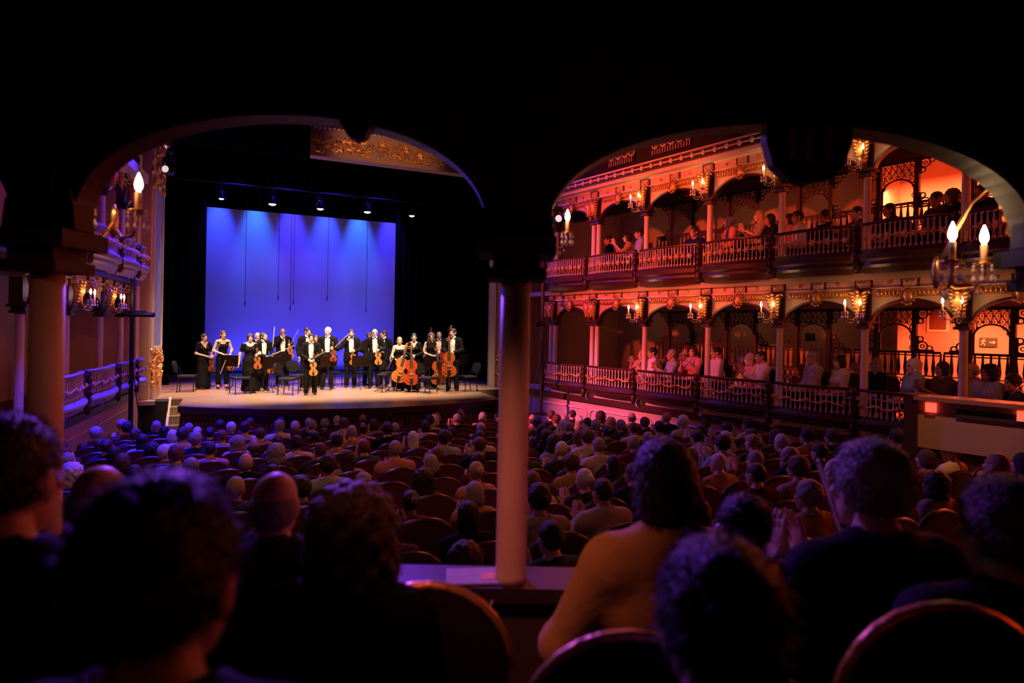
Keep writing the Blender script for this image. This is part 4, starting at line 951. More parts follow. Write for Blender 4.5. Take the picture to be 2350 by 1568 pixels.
def string_instrument(varnish, L, W, th, neck, out=OUT, endpin=0.0):
    """parts of a bowed string instrument, bottom of the body at z = 0, front toward -Y"""
    P = []
    b = MB(); left = [(wd*W/2, t*L) for t, wd in out]; poly = left + [(-x, z) for x, z in reversed(left[1:-1])]
    b.prism(poly, th, Matrix.Translation((0, -th/2, 0)))
    c = lambda f: [(x*f, (z-L/2)*f+L/2) for x, z in poly]
    for sg in (-1, 1):
        for f, y in ((0.92, 0.5), (0.75, 0.62), (0.5, 0.70)):
            b.prism(c(f), th*0.16*sg, Matrix.Translation((0, sg*th*(y-0.12), 0)))
    P.append(('body', b.mesh('body', varnish), ()))
    b = MB(); b.tube([(0, 0, L-0.02*L), (0, 0, L+neck*0.75)], [W*0.075, W*0.06], 8); P.append(('neck', b.mesh('neck', varnish, True), ()))
    b = MB(); b.box((0, 0.005, L+neck*0.85), (W*0.11, W*0.11, neck*0.3)); b.tube([(0, 0.02*cos(q*0.8)*W*2.5*(1-q/10), L+neck*1.02+0.02*sin(q*0.8)*W*2.5*(1-q/10)) for q in range(8)], W*0.055, 6); P.append(('scroll', b.mesh('scroll', varnish, True), ()))
    b = MB()
    for k in range(4): b.tube([((-1)**k*W*0.02, 0, L+neck*(0.76+0.06*k)), ((-1)**k*W*0.17, 0, L+neck*(0.76+0.06*k))], [W*0.018, W*0.028], 6)
    P.append(('tuning_pegs', b.mesh('tuning_pegs', EBONY), ()))
    b = MB(); b.add([(-W*0.11, -th*0.62, L*0.66), (W*0.11, -th*0.62, L*0.66), (W*0.06, -th*0.45, L+neck*0.72), (-W*0.06, -th*0.45, L+neck*0.72)] + [(-W*0.11, -th*0.78, L*0.66), (W*0.11, -th*0.78, L*0.66), (W*0.06, -th*0.58, L+neck*0.72), (-W*0.06, -th*0.58, L+neck*0.72)],
        [(0, 3, 2, 1), (4, 5, 6, 7), (0, 1, 5, 4), (1, 2, 6, 5), (2, 3, 7, 6), (3, 0, 4, 7)]); P.append(('fingerboard', b.mesh('fingerboard', EBONY), ()))
    b = MB(); b.prism([(-W*0.08, L*0.03), (W*0.08, L*0.03), (W*0.12, L*0.27), (-W*0.12, L*0.27)], th*0.12, Matrix.Translation((0, -th*0.78, 0))); P.append(('tailpiece', b.mesh('tailpiece', EBONY), ()))
    b = MB(); b.prism([(-W*0.15, 0), (W*0.15, 0), (W*0.10, W*0.10), (-W*0.10, W*0.10)], th*0.1, Matrix.Translation((0, -th*0.75, L*0.42)) @ Matrix.Rotation(radians(70), 4, 'X')); P.append(('bridge', b.mesh('bridge', BRIDGEM), ()))
    b = MB()
    for sg in (-1, 1): b.tube([(sg*W*(0.22+0.03*cos(q)), -th*0.66, L*(0.36+0.045*q)) for q in (0, 1, 2, 3)], [W*0.025, W*0.014, W*0.014, W*0.022], 5)
    P.append(('sound_holes', b.mesh('sound_holes', EBONY), ()))
    b = MB()
    for k in range(4): b.tube([(W*0.045*(k-1.5), -th*0.84, L*0.26), (W*0.05*(k-1.5), -th*1.0, L*0.43), (W*0.025*(k-1.5), -th*0.64, L+neck*0.74)], max(0.0008, W*0.006), 4)
    P.append(('strings', b.mesh('strings', STRING), ()))
    if endpin:
        b = MB(); b.tube([(0, 0, 0.02), (0, 0, -endpin)], 0.006, 6); P.append(('endpin', b.mesh('endpin', STRING), ()))
    return P
VIO = string_instrument(WVIO, 0.37, 0.215, 0.045, 0.22); VIOD = string_instrument(WVIO2, 0.37, 0.215, 0.045, 0.22); VIOG = string_instrument(WVIO3, 0.40, 0.235, 0.048, 0.24)
CEL = string_instrument(mat('cello_varnish', (0.46, 0.095, 0.018), 0.22, noise=0.3, scale=4), 0.76, 0.45, 0.125, 0.42, endpin=0.30); CELG = string_instrument(mat('cello_amber', (0.56, 0.16, 0.03), 0.22, noise=0.3, scale=4), 0.76, 0.45, 0.125, 0.42, endpin=0.30)
CELR = string_instrument(mat('cello_red', (0.42, 0.055, 0.015), 0.22, noise=0.3, scale=4), 0.76, 0.45, 0.125, 0.42, endpin=0.30)
BAS = string_instrument(WVIO2, 1.12, 0.66, 0.20, 0.66, OUTB, endpin=0.12); BAS2 = string_instrument(mat('bass_amber', (0.44, 0.12, 0.03), 0.25, noise=0.3, scale=3), 1.12, 0.66, 0.20, 0.66, OUTB, endpin=0.12)
def instrument(parts, name, label, cat, loc, rot, group):
    t = thing(name, label, cat, loc, 0, group); t.rotation_euler = rot
    for nm, me, _ in parts: obj(nm, me, t)
    return t
def bow(p, q, label):
    p, q = Vector(p), Vector(q); t = thing('bow', label, 'bow', p, 0, 'violin and cello bows'); t.rotation_mode = 'QUATERNION'; t.rotation_quaternion = (q-p).to_track_quat('Z', 'Y'); L = (q-p).length
    m = MB(); m.tube([(0, 0, 0), (0.006, 0, L*0.5), (0, 0, L)], [0.005, 0.004, 0.0035], 6); m.build('stick', BRIDGEM, t)
    m = MB(); m.box((0, -0.015, L*0.52), (0.008, 0.002, L*0.93)); m.build('bow_hair', BOWH, t)
    m = MB(); m.box((0, -0.008, 0.06), (0.011, 0.018, 0.05)); m.build('frog', EBONY, t)
SEATC = mat('chair_pad', (0.010, 0.008, 0.010), 0.8, noise=0.2, scale=20, spec=0.2); CHM = mat('chair_steel', (0.02, 0.02, 0.022), 0.35, 0.6)
def chair_parts():
    P = []
    m = MB(); m.prism([(-0.23, 0.43), (0.23, 0.43), (0.23, 0.46), (0.20, 0.485), (-0.20, 0.485), (-0.23, 0.46)], 0.44, Matrix.Translation((0, -0.22, 0))); P.append(('seat', m.mesh('seat', SEATC)))
    m = MB(); q = [2*pi*i/20 for i in range(20)]
    pts = [(0.22*abs(cos(t))**0.7*(1 if cos(t) > 0 else -1), 0.73+0.17*abs(sin(t))**0.7*(1 if sin(t) > 0 else -1)) for t in q]
    m.prism(pts, 0.05, Matrix.Translation((0, 0.22, 0)) @ Matrix.Rotation(radians(-7), 4, 'X')); P.append(('backrest', m.mesh('backrest', SEATC)))
    for sx in (-1, 1):
        m = MB(); m.tube([(sx*0.21, -0.19, 0), (sx*0.20, -0.19, 0.43)], 0.013, 6); P.append(('leg', m.mesh('leg', CHM)))
        m = MB(); m.tube([(sx*0.21, 0.24, 0), (sx*0.20, 0.20, 0.43), (sx*0.17, 0.28, 0.74)], 0.013, 6); P.append(('leg', m.mesh('leg', CHM)))
    m = MB(); m.tube([(-0.2, -0.19, 0.42), (0.2, -0.19, 0.42), (0.2, 0.2, 0.42), (-0.2, 0.2, 0.42), (-0.2, -0.19, 0.42)], 0.012, 6, cap=False); P.append(('seat_frame', m.mesh('seat_frame', CHM)))
    return P
CHP = chair_parts()
def stage_chair(px, py, rz, lab):
    p = onz(px, py, STZ); t = thing('orchestra_chair', lab, 'chair', p, rz, 'black padded chairs on the stage')
    for nm, me in CHP: obj(nm, me, t)
DESK = mat('stand_desk', (0.014, 0.005, 0.004), 0.6, spec=0.12)
def stand_parts():
    P = []
    m = MB(); M = Matrix.Translation((0, 0, 0.86)) @ Matrix.Rotation(radians(22), 4, 'X')
    m.box((0, 0, 0.02), (0.52, 0.015, 0.36), M); P.append(('desk', m.mesh('desk', DESK)))
    m = MB(); m.box((0, 0.04, -0.17), (0.52, 0.06, 0.012), M); P.append(('lip', m.mesh('lip', BLACKM)))
    m = MB(); m.tube([(0, -0.01, 0.12), (0, -0.012, 0.80)], [0.014, 0.010], 8); P.append(('stem', m.mesh('stem', BLACKM)))
    for k in range(3):
        q = 2*pi*k/3+0.5; m = MB(); m.tube([(0, 0, 0.14), (0.12*cos(q), 0.12*sin(q), 0.10), (0.27*cos(q), 0.27*sin(q), 0.012)], 0.012, 6); P.append(('foot', m.mesh('foot', BLACKM)))
    return P
STP = stand_parts(); PAPER = mat('paper', (0.85, 0.80, 0.72), 0.8)
SHEET = MB(); SHEET.box((-0.11, 0.016, 0.04), (0.21, 0.004, 0.30), Matrix.Translation((0, 0, 0.86)) @ Matrix.Rotation(radians(22), 4, 'X')); SHEET.box((0.11, 0.016, 0.04), (0.21, 0.004, 0.30), Matrix.Translation((0, 0, 0.86)) @ Matrix.Rotation(radians(22), 4, 'X')); SHEETM = SHEET.mesh('sheet_music', PAPER)
def music_stand(px, py, rz, lab, sheet=True):
    p = onz(px, py, STZ); t = thing('music_stand', lab, 'music stand', p, rz, 'music stands of the orchestra')
    for nm, me in STP: obj(nm, me, t)
    if sheet: obj('sheet_music', SHEETM, None, p, (0, 0, rz), label='white sheet music on the '+lab, cat='sheet music', group='sheet music on the stands')
# ================================================================== the orchestra
BLACKC = cloth_mat('tuxedo_black', (0.0065, 0.0052, 0.005)); BLACKD = cloth_mat('dress_black', (0.005, 0.004, 0.0045), 0.7); WHITEC = cloth_mat('shirt_white', (0.80, 0.76, 0.70)); SHOE = mat('shoe_black', (0.012, 0.010, 0.010), 0.2)
def shoe_meshes(F, m, heel=False):
    out = []
    for sd in 'lr':
        a = F.J['a'+sd]; pr = [('c', (a[0], a[1]+0.03, 0.035), (a[0]*1.15, a[1]-0.15, 0.030), 0.040, 0.036)]
        v, q = nets(pr, 0.014, 0.02, 0.004, cuts=[above(0.002)]); out.append(np_mesh('shoe', [(v*F.k, q, 0)], [m]))
    return out
def dress_man(F, root, jacket=BLACKC, shirt=WHITEC, trousers=BLACKC, bowtie=True):
    tor, nk, arm, leg = F.limbs(); J = F.J
    hem = J['pel'][2]-0.16
    jp = tor + [('c', tuple(J['pel']), tuple(J['pel']+[0, 0, -0.16]), 0.155*F.g, 0.168*F.g, 0.74)]
    wz = lambda z: np.interp(z, [J['pel'][2]-0.25, J['pel'][2]+0.02, J['waist'][2], J['chest'][2], J['nb'][2]], [0.07, 0.045, 0.05, 0.064, 0.062])
    opening = lambda P: -np.maximum(np.abs(P[0]-J['chest'][0])-wz(P[2]), P[1]-J['chest'][1]+0.02)
    neckhole = lambda P: -np.maximum(np.sqrt((P[0]-J['nb'][0])**2+(P[1]-J['nb'][1]+0.01)**2)-0.068, J['nb'][2]-0.02-P[2])
    obj('jacket', F.cloth('jacket', jp, jacket, 0.022, cuts=[opening, neckhole, above(hem-0.02)]), root)
    for sd in 'lr':
        w_, e = J['w'+sd], J['e'+sd]; end = lerp(e, w_, 0.86)
        obj('sleeve', F.cloth('sleeve', [arm[sd][0], ('c', tuple(e), end, 0.042, 0.036)], jacket, 0.018), root)
        obj('cuff', F.cloth('cuff', [('c', lerp(e, w_, 0.84), lerp(e, w_, 0.94), 0.036, 0.036)], shirt, 0.006, res=0.014), root)
    obj('shirt', F.cloth('shirt', tor + [('c', tuple(J['nb']), tuple(J['nb']+[0, -0.005, 0.045]), 0.060, 0.058)], shirt, 0.009, cuts=[above(J['pel'][2]+0.02)]), root)
    obj('trousers', F.cloth('trousers', [tor[0], leg['l'][0], leg['r'][0], ('c', tuple(J['kl']), tuple(J['al']), 0.064, 0.056), ('c', tuple(J['kr']), tuple(J['ar']), 0.064, 0.056)], trousers, 0.014, k=0.03, cuts=[below(J['waist'][2]-0.02), above(0.03)]), root)
    for me in shoe_meshes(F, SHOE): obj('shoe', me, root)
    if bowtie:
        c = J['nb'] + [0, -0.075, 0.012]
        pr = [('c', tuple(c+[0.01, 0, 0]), tuple(c+[0.05, 0, 0]), 0.007, 0.020), ('c', tuple(c+[-0.01, 0, 0]), tuple(c+[-0.05, 0, 0]), 0.007, 0.020)]
        obj('bow_tie', F.cloth('bow_tie', pr, SHOE, 0.002, 0.01, res=0.010), root)
def dress_woman(F, root, style, m=BLACKD):
    tor, nk, arm, leg = F.limbs(); J = F.J; nz = J['nb'][2]
    skirt = [('c', tuple(J['pel']+[0, 0, 0.03]), (0, 0.0, 0.62), 0.150, 0.165, 0.8), ('c', (0, 0, 0.62), (0, 0.0, 0.14), 0.165, 0.215, 0.85)]
    cuts = []
    if style == 'vneck': cuts = [lambda P: -np.maximum(np.abs(P[0])-np.clip((P[2]-nz+0.16)*0.55, 0, 1), P[1]+0.01), below(nz+0.03)]; top = tor + [(a[0], a[1], lerp(a[1], a[2], 0.75), a[3], a[4]) for a in (arm['l'][0], arm['r'][0])]
    elif style == 'straps': cuts = [lambda P: -np.maximum(np.abs(P[0])-0.055-np.clip((P[2]-nz+0.10)*0.4, 0, 1), nz-0.10-P[2]), below(nz-0.03)]; top = tor
    elif style == 'strapless': cuts = [below(J['chest'][2]+0.05)]; top = tor
    elif style == 'scoop': cuts = [lambda P: -np.maximum(np.sqrt(P[0]**2+(P[2]-nz-0.04)**2)-0.115, P[1]-0.04), below(nz+0.02)]; top = tor + [(a[0], a[1], lerp(a[1], a[2], 0.62), a[3]*1.08, a[4]*1.1) for a in (arm['l'][0], arm['r'][0])]
    elif style == 'sleeveless': cuts = [lambda P: np.abs(P[0])-0.165, below(nz+0.025)]; top = tor
    else: cuts = [lambda P: -np.maximum(np.abs(P[0])-np.clip((P[2]-nz+0.14)*0.5, 0, 1), P[1]+0.01), below(nz+0.03)]; top = tor + arm['l'] + arm['r']
    obj('dress_top', F.cloth('dress_top', top, m, 0.012, 0.03, cuts=cuts+[above(J['pel'][2]-0.05)]), root)
    if style == 'straps':
        obj('trousers', F.cloth('trousers', [tor[0], leg['l'][0], leg['r'][0], ('c', tuple(J['kl']), tuple(J['al']+[0, 0, 0.1]), 0.066, 0.058), ('c', tuple(J['kr']), tuple(J['ar']+[0, 0, 0.1]), 0.066, 0.058)], m, 0.014, k=0.03, cuts=[below(J['waist'][2]-0.02)]), root)
    else:
        obj('skirt', F.cloth('skirt', [tor[0], leg['l'][0], leg['r'][0]]+skirt, m, 0.014, 0.06, cuts=[above(0.05), below(J['waist'][2])], wob=None), root)
    for me in shoe_meshes(F, SHOE): obj('shoe', me, root)
def musician(px, feet, top, label, female=False, hair='short', hc='dark_brown', sk=0, face=0.0, outfit='tux', girth=1.0, extra_hair=None, beard=False, glasses=False, **kw):
    P = onz(px, feet, STZ); z = project(P)[2]; h = (at(px, top, z).z - STZ)/1.015
    F = Fig(h=h, female=female, girth=girth, res=0.020, **kw)
    dirv = Vector((-P.x, -P.y)).normalized(); rz = math.atan2(dirv.x, -dirv.y)*0.6 + face
    root = obj('person', F.body(skin(sk), 0.009), None, P, (0, 0, rz), label=label, cat='person', group='musicians of the orchestra')
    if outfit == 'tux': dress_man(F, root)
    else: dress_woman(F, root, outfit)
    if hair: obj('hair', F.hair(hair, hair_mat(hc), 0.010), root)
    if beard:
        v, q = nets([('e', (0, -0.045, -0.085), (0.058, 0.062, 0.048))], 0.010, 0.01, 0, [('e', (0, -0.11, -0.055), (0.030, 0.03, 0.016))], [lambda Q: Q[1]-0.0])
        obj('beard', np_mesh('beard', [(xform(v, F.headR(), F.J['head'])*F.k, q, 0)], [hair_mat('dark_brown')]), root)
    if glasses:
        m = MB()
        for sx in (-1, 1): m.tube([(sx*0.032+0.022*cos(t*pi/5), -0.108, 0.004+0.017*sin(t*pi/5)) for t in range(11)], 0.003, 4, cap=False); m.tube([(sx*0.055, -0.106, 0.008), (sx*0.08, 0.0, 0.004)], 0.003, 4)
        R = Matrix(F.headR().tolist()).to_4x4(); M = Matrix.Scale(F.k, 4) @ Matrix.Translation(Vector(F.J['head'])) @ R
        m.v = [tuple(M @ Vector(p)) for p in m.v]; m.build('glasses', EBONY, root)
    root.update_tag(); MWm = Matrix.Translation(P) @ Matrix.Rotation(rz, 4, 'Z')
    def W(p): return MWm @ (Vector(p)*F.k)
    return F, W, rz
G_V = 'violins and violas of the orchestra'
def hold(parts, W, rz, grip, lab, rot=(0, 0, 0), drop=0.45, name='violin', cat='violin', group=G_V):
    """hang an instrument from a hand: its neck passes through the grip point"""
    R = Matrix.Rotation(rz, 4, 'Z') @ (Matrix.Rotation(rot[2], 4, 'Z') @ Matrix.Rotation(rot[1], 4, 'Y') @ Matrix.Rotation(rot[0], 4, 'X'))
    p = W(grip) - (R.to_3x3() @ Vector((0, 0, drop))); return instrument(parts, name, lab, cat, p, R.to_euler(), group)
both = {'l': ((0.27, -0.02, 1.14), (0.07, -0.25, 1.05)), 'r': ((-0.27, -0.02, 1.14), (-0.07, -0.25, 1.05))}
bothlow = {'l': ((0.26, -0.02, 1.13), (0.06, -0.24, 1.00)), 'r': ((-0.26, -0.02, 1.13), (-0.05, -0.25, 1.00))}
gr = ('grip', 'grip')
F, W, rz = musician(466, 893, 763, 'woman violinist in black v-neck dress nearest the stage edge', True, 'bun', 'dark_brown', 1, 0.45, 'vneck', 1.08, hands=gr, turn=0.2, arms={'l': ((0.25, -0.02, 1.12), (0.13, -0.25, 1.04)), 'r': ((-0.24, 0.0, 1.12), (0.03, -0.26, 1.02))})
hold(VIOD, W, rz, (0.14, -0.27, 1.02), 'dark violin hanging from the hands of the v-neck dress violinist', (0, 0.05, 0.3)); bow(W((0.16, -0.30, 0.95)), W((0.34, -0.35, 1.5)), 'bow held upright by the woman in the v-neck dress')
F, W, rz = musician(510, 892, 756, 'slim woman violinist with ponytail, strappy black top and trousers', True, 'pony', 'auburn', 0, 0.15, 'straps', 0.9, hands=gr, turn=0.25, arms={'l': ((0.25, 0.0, 1.15), (0.16, -0.22, 1.04)), 'r': ((-0.26, 0.0, 1.14), (0.02, -0.25, 1.02))})
hold(VIO, W, rz, (0.17, -0.20, 0.98), 'violin held behind a stand by the woman with the ponytail', (0.1, -0.1, 0.2)); bow(W((0.10, -0.27, 1.06)), W((-0.12, -0.36, 0.47)), 'bow pointing down in the hand of the woman with the ponytail')
F, W, rz = musician(572, 902, 763, 'woman violinist with dark bangs and long sequinned black dress', True, 'bangs', 'dark_brown', 0, 0.1, 'scoop', 1.12, hands=('grip', 'relaxed'), arms={'l': ((0.27, -0.02, 1.15), (0.15, -0.25, 1.12)), 'r': ((-0.27, 0.02, 1.13), (-0.29, -0.02, 0.88))})
hold(VIO, W, rz, (0.16, -0.28, 1.17), 'orange violin held at the waist of the woman with dark bangs', (0, -0.06, 0.1))
F, W, rz = musician(589, 890, 761, 'white-haired player mostly hidden behind the woman with bangs', False, 'short', 'white', 0, 0.2)
F, W, rz = musician(601, 897, 760, 'dark-haired man in tuxedo bowing his head over his violin', False, 'full', 'dark_brown', 1, 0.35, hands=gr, nod=-0.45, turn=0.35, lean=0.10, arms={'l': ((0.26, -0.06, 1.12), (0.16, -0.30, 1.00)), 'r': ((-0.24, -0.06, 1.12), (0.02, -0.28, 1.02))})
hold(VIO, W, rz, (0.16, -0.34, 0.97), 'violin hanging from the hand of the man bowing his head', (0, 0.15, 0.3)); bow(W((0.10, -0.32, 1.06)), W((0.80, -0.36, 1.36)), 'long bow pointing across from the man bowing his head'); bow(W((0.22, -0.2, 1.3)), W((0.28, -0.15, 1.92)), 'bow raised upright behind the man bowing his head')
F, W, rz = musician(647, 886, 751, 'bald violinist in tuxedo with his hand raised to his mouth', False, 'fringe', 'grey', 1, 0.05, girth=1.15, glasses=True, hands=gr, arms={'r': ((-0.27, -0.14, 1.22), (-0.02, -0.20, 1.45)), 'l': ((0.27, -0.04, 1.14), (0.17, -0.24, 1.22))})
hold(VIO, W, rz, (0.17, -0.28, 1.25), 'violin held at the chest of the bald violinist', (0, -0.12, 0.1)); bow(W((0.18, -0.27, 1.22)), W((0.42, -0.3, 1.72)), 'bow raised beside the bald violinist')
F, W, rz = musician(703, 890, 749, 'tall dark-haired man in tuxedo standing behind the front soloist', False, 'short', 'dark_brown', 1, 0.35, turn=0.3)
F, W, rz = musician(723, 889, 766, 'player hidden behind the front soloist, only the head edge showing', False, 'short', 'brown', 1, 0.0)
F, W, rz = musician(712, 906, 763, 'young soloist in tuxedo at the front holding his violin with both hands', False, 'short', 'black', 0, 0.0, hands=gr, arms=bothlow, girth=1.05)
hold(VIOG, W, rz, (0.05, -0.29, 1.00), 'golden violin hanging below the hands of the front soloist', (0, -0.03, -0.1), 0.44); bow(W((0.0, -0.30, 1.05)), W((0.52, -0.36, 1.33)), 'bow pointing sideways from the hands of the front soloist')
F, W, rz = musician(750, 893, 749, 'white-haired violinist in tuxedo beside the front soloist', False, 'full', 'white', 0, -0.1, girth=1.1, hands=gr, turn=-0.3, arms={'l': ((0.28, -0.03, 1.14), (0.15, -0.24, 1.16)), 'r': ((-0.28, 0.02, 1.14), (-0.16, -0.22, 1.10))})
hold(VIOD, W, rz, (0.16, -0.28, 1.20), 'red-brown violin held up by the white-haired violinist', (0, -0.05, -0.1)); bow(W((0.16, -0.27, 1.15)), W((0.62, -0.30, 1.62)), 'bow raised diagonally by the white-haired violinist')
F, W, rz = musician(804, 889, 753, 'bearded man in tuxedo with one hand at his collar', False, 'short', 'brown', 0, 0.0, girth=1.18, beard=True, hands=gr, arms={'r': ((-0.30, -0.10, 1.20), (-0.10, -0.14, 1.43)), 'l': ((0.28, -0.03, 1.13), (0.06, -0.26, 1.10))})
hold(VIO, W, rz, (0.05, -0.30, 1.10), 'viola hanging from the hand of the bearded man', (0, 0.03, -0.1))
F, W, rz = musician(844, 884, 760, 'dark-haired man in tuxedo leaning in to talk behind a music stand', False, 'short', 'brown', 1, 0.5, turn=0.8, lean=0.08, hands=('relaxed', 'relaxed'), arms={'r': ((-0.27, -0.06, 1.13), (-0.16, -0.30, 1.08)), 'l': ((0.27, 0.0, 1.13), (0.1, -0.2, 1.05))})
F, W, rz = musician(858, 891, 752, 'balding man in tuxedo and glasses holding a golden viola', False, 'fringe', 'grey', 0, 0.0, glasses=True, hands=gr, arms={'l': ((0.28, -0.03, 1.14), (0.08, -0.25, 1.12)), 'r': ((-0.26, 0.04, 1.12), (-0.24, 0.0, 0.90))})
hold(VIOG, W, rz, (0.07, -0.29, 1.14), 'golden viola hanging from the hand of the balding man with glasses', (0, -0.05, 0), 0.48)
F, W, rz = musician(880, 884, 755, 'dark-haired man in tuxedo turning to talk at the edge of the blue cloth', False, 'short', 'dark_brown', 1, -0.5, turn=-0.8, lean=0.06, girth=1.05)
F, W, rz = musician(915, 896, 771, 'smiling blond woman in strapless black dress holding a cello', True, 'bob', 'blond', 0, 0.0, 'strapless', hands=gr, arms={'l': ((0.26, -0.02, 1.14), (0.07, -0.30, 1.10)), 'r': ((-0.24, 0.0, 1.12), (-0.10, -0.22, 0.98))})
hold(CELG, W, rz, (0.09, -0.45, 1.12), 'amber cello tilted in front of the woman in the strapless dress', (0.05, 0.22, 0.1), 0.80, 'cello', 'cello', 'cellos of the orchestra')
F, W, rz = musician(948, 898, 762, 'dark-haired woman in black jacket and skirt holding a red cello', True, 'long', 'black', 0, -0.05, 'jacket', hands=gr, arms={'l': ((0.25, -0.03, 1.14), (0.02, -0.28, 1.07)), 'r': ((-0.25, -0.02, 1.14), (-0.09, -0.28, 1.09))})
hold(CELR, W, rz, (-0.10, -0.44, 1.12), 'large red cello upright in front of the woman in the black jacket', (0.05, -0.03, 0), 0.92, 'cello', 'cello', 'cellos of the orchestra'); bow(W((-0.03, -0.36, 1.10)), W((-0.06, -0.5, 0.42)), 'bow hanging along the red cello')
F, W, rz = musician(988, 891, 762, 'woman with curly brown hair in sleeveless black dress behind a stand', True, 'curly', 'brown', 0, -0.05, 'sleeveless', glasses=True, hands=gr, arms={'l': ((0.25, 0.0, 1.14), (0.14, -0.25, 1.05)), 'r': ((-0.25, 0.0, 1.13), (0.04, -0.26, 1.03))})
hold(CEL, W, rz, (0.16, -0.40, 1.10), 'cello half hidden behind the stand of the curly-haired woman', (0.05, -0.05, 0), 0.98, 'cello', 'cello', 'cellos of the orchestra')
F, W, rz = musician(1006, 882, 759, 'double bass player in tuxedo looking down beside the curly-haired woman', False, 'short', 'grey', 1, 0.0, nod=-0.3, hands=gr, arms={'l': ((0.28, -0.06, 1.22), (0.22, -0.30, 1.26)), 'r': ((-0.26, 0.0, 1.13), (-0.05, -0.26, 1.02))})
hold(BAS, W, rz, (0.22, -0.45, 1.26), 'dark double bass leaning by the player in tuxedo', (0.06, 0.16, 0.2), 1.10, 'double_bass', 'double bass', 'double basses of the orchestra')
pb = onz(1000, 880, STZ); instrument(BAS2, 'double_bass', 'amber double bass standing behind the curly-haired woman', 'double bass', pb+Vector((-0.12, 0.35, 0.12)), (0.08, -0.02, 0.1), 'double basses of the orchestra')
F, W, rz = musician(1038, 897, 751, 'tall dark-haired cellist in tuxedo at the far end of the orchestra', False, 'short', 'black', 0, -0.25, turn=-0.5, girth=1.05, hands=gr, arms={'l': ((0.26, -0.05, 1.14), (0.02, -0.32, 1.06)), 'r': ((-0.27, -0.04, 1.14), (-0.11, -0.32, 1.05))})
hold(CEL, W, rz, (-0.05, -0.46, 1.12), 'red-orange cello upright in front of the tall cellist', (0.05, -0.02, 0.1), 0.78, 'cello', 'cello', 'cellos of the orchestra')
for px, py, r, lab in ((430, 899, 1.45, 'black chair by the curtain at the stage edge'), (549, 904, -1.2, 'black chair in front of the woman with bangs'), (663, 906, 1.1, 'black chair in front of the bald violinist'), (688, 897, 0.6, 'black chair behind the front soloist'),
        (487, 887, -1.5, 'black chair behind the v-neck dress violinist'), (622, 888, -0.6, 'black chair between the bald violinist and the bowed man'), (764, 887, 0.4, 'black chair behind the white-haired violinist'), (830, 886, 0.3, 'black chair behind the stand beside the bearded man'),
        (887, 889, 0.5, 'black chair behind the amber cello'), (982, 902, 0.7, 'black chair in front of the curly-haired woman'), (1072, 898, -1.4, 'black chair at the far end beyond the tall cellist'), (958, 888, 0.6, 'black chair behind the red cello')):
    stage_chair(px, py, r, lab)
for px, py, r, lab in ((534, 896, -0.75, 'tilted music stand between the ponytail woman and the bangs woman'), (647, 889, 0.0, 'music stand in front of the bald violinist'), (623, 900, 0.15, 'music stand near the bowed man'), (753, 895, 0.12, 'music stand in front of the white-haired violinist'),
        (826, 893, -0.08, 'music stand beside the bearded man'), (898, 899, 1.2, 'edge-on music stand before the amber cello'), (985, 894, 0.25, 'music stand in front of the curly-haired woman'), (1060, 884, 0.3, 'dark music stand beyond the tall cellist')):
    music_stand(px, py, r+pi*0, lab)
p = onz(877, 900, STZ); t = thing('stool', 'round stool on a single post in front of the amber cello', 'stool', p)
m = MB(); m.lathe([(0.16, 0.48), (0.175, 0.50), (0.175, 0.53), (0.15, 0.55)], 16); m.build('seat', SEATC, t, smooth=True); m = MB(); m.tube([(0, 0, 0.08), (0, 0, 0.48)], 0.018, 8); m.build('post', CHM, t)
for k in range(3):
    q = 2*pi*k/3+0.3; m = MB(); m.tube([(0, 0, 0.12), (0.26*cos(q), 0.26*sin(q), 0.012)], 0.012, 6); m.build('foot', CHM, t)
# ================================================================== the audience in the stalls
def seat_parts():
    P = []
    out = [(-0.255, 0.0), (0.255, 0.0)] + [(0.255*cos(t)*(1.0), 0.53+0.16*sin(t)) for t in [pi*i/14 for i in range(15)]]
    m = MB(); m.prism(out, 0.05, Matrix.Translation((0, 0.0, 0.30)) @ Matrix.Rotation(radians(-8), 4, 'X')); P.append(('backrest', m.mesh('backrest', SEATR)))
    m = MB(); rim = [(x, 0.0, z) for x, z in out[1:]+[out[0]]]; m.tube([tuple(Matrix.Translation((0, 0.025, 0.30)) @ Matrix.Rotation(radians(-8), 4, 'X') @ Vector(p)) for p in rim], 0.028, 6); P.append(('back_rim', m.mesh('back_rim', SEATD, True)))
    m = MB(); m.prism([(-0.22, 0.14), (0.22, 0.14), (0.22, 0.20), (0.18, 0.225), (-0.18, 0.225), (-0.22, 0.20)], -0.44, Matrix.Translation((0, 0, 0))); P.append(('seat', m.mesh('seat', SEATR)))
    for sx in (-1, 1):
        m = MB(); m.box((sx*0.258, -0.22, 0.52), (0.045, 0.40, 0.04)); m.box((sx*0.258, -0.20, 0.25), (0.035, 0.34, 0.50)); P.append(('armrest', m.mesh('armrest', SEATD)))
    return P
SEATP = seat_parts()                                       # faces -Y; the seat back is at y = 0
clap = {'l': ((0.205, -0.12, 1.15), (0.045, -0.36, 1.30)), 'r': ((-0.205, -0.12, 1.15), (-0.045, -0.36, 1.30))}
claphi = {'l': ((0.21, -0.18, 1.19), (0.05, -0.34, 1.44)), 'r': ((-0.21, -0.18, 1.19), (-0.05, -0.34, 1.44))}
lap = {'l': ((0.205, -0.04, 1.13), (0.12, -0.28, 1.03)), 'r': ((-0.205, -0.04, 1.13), (-0.12, -0.28, 1.03))}
PL = {'l': (0.9, 0, 0.2), 'r': (-0.9, 0, 0.2), 'dl': (-0.1, -0.4, 1), 'dr': (0.1, -0.4, 1)}
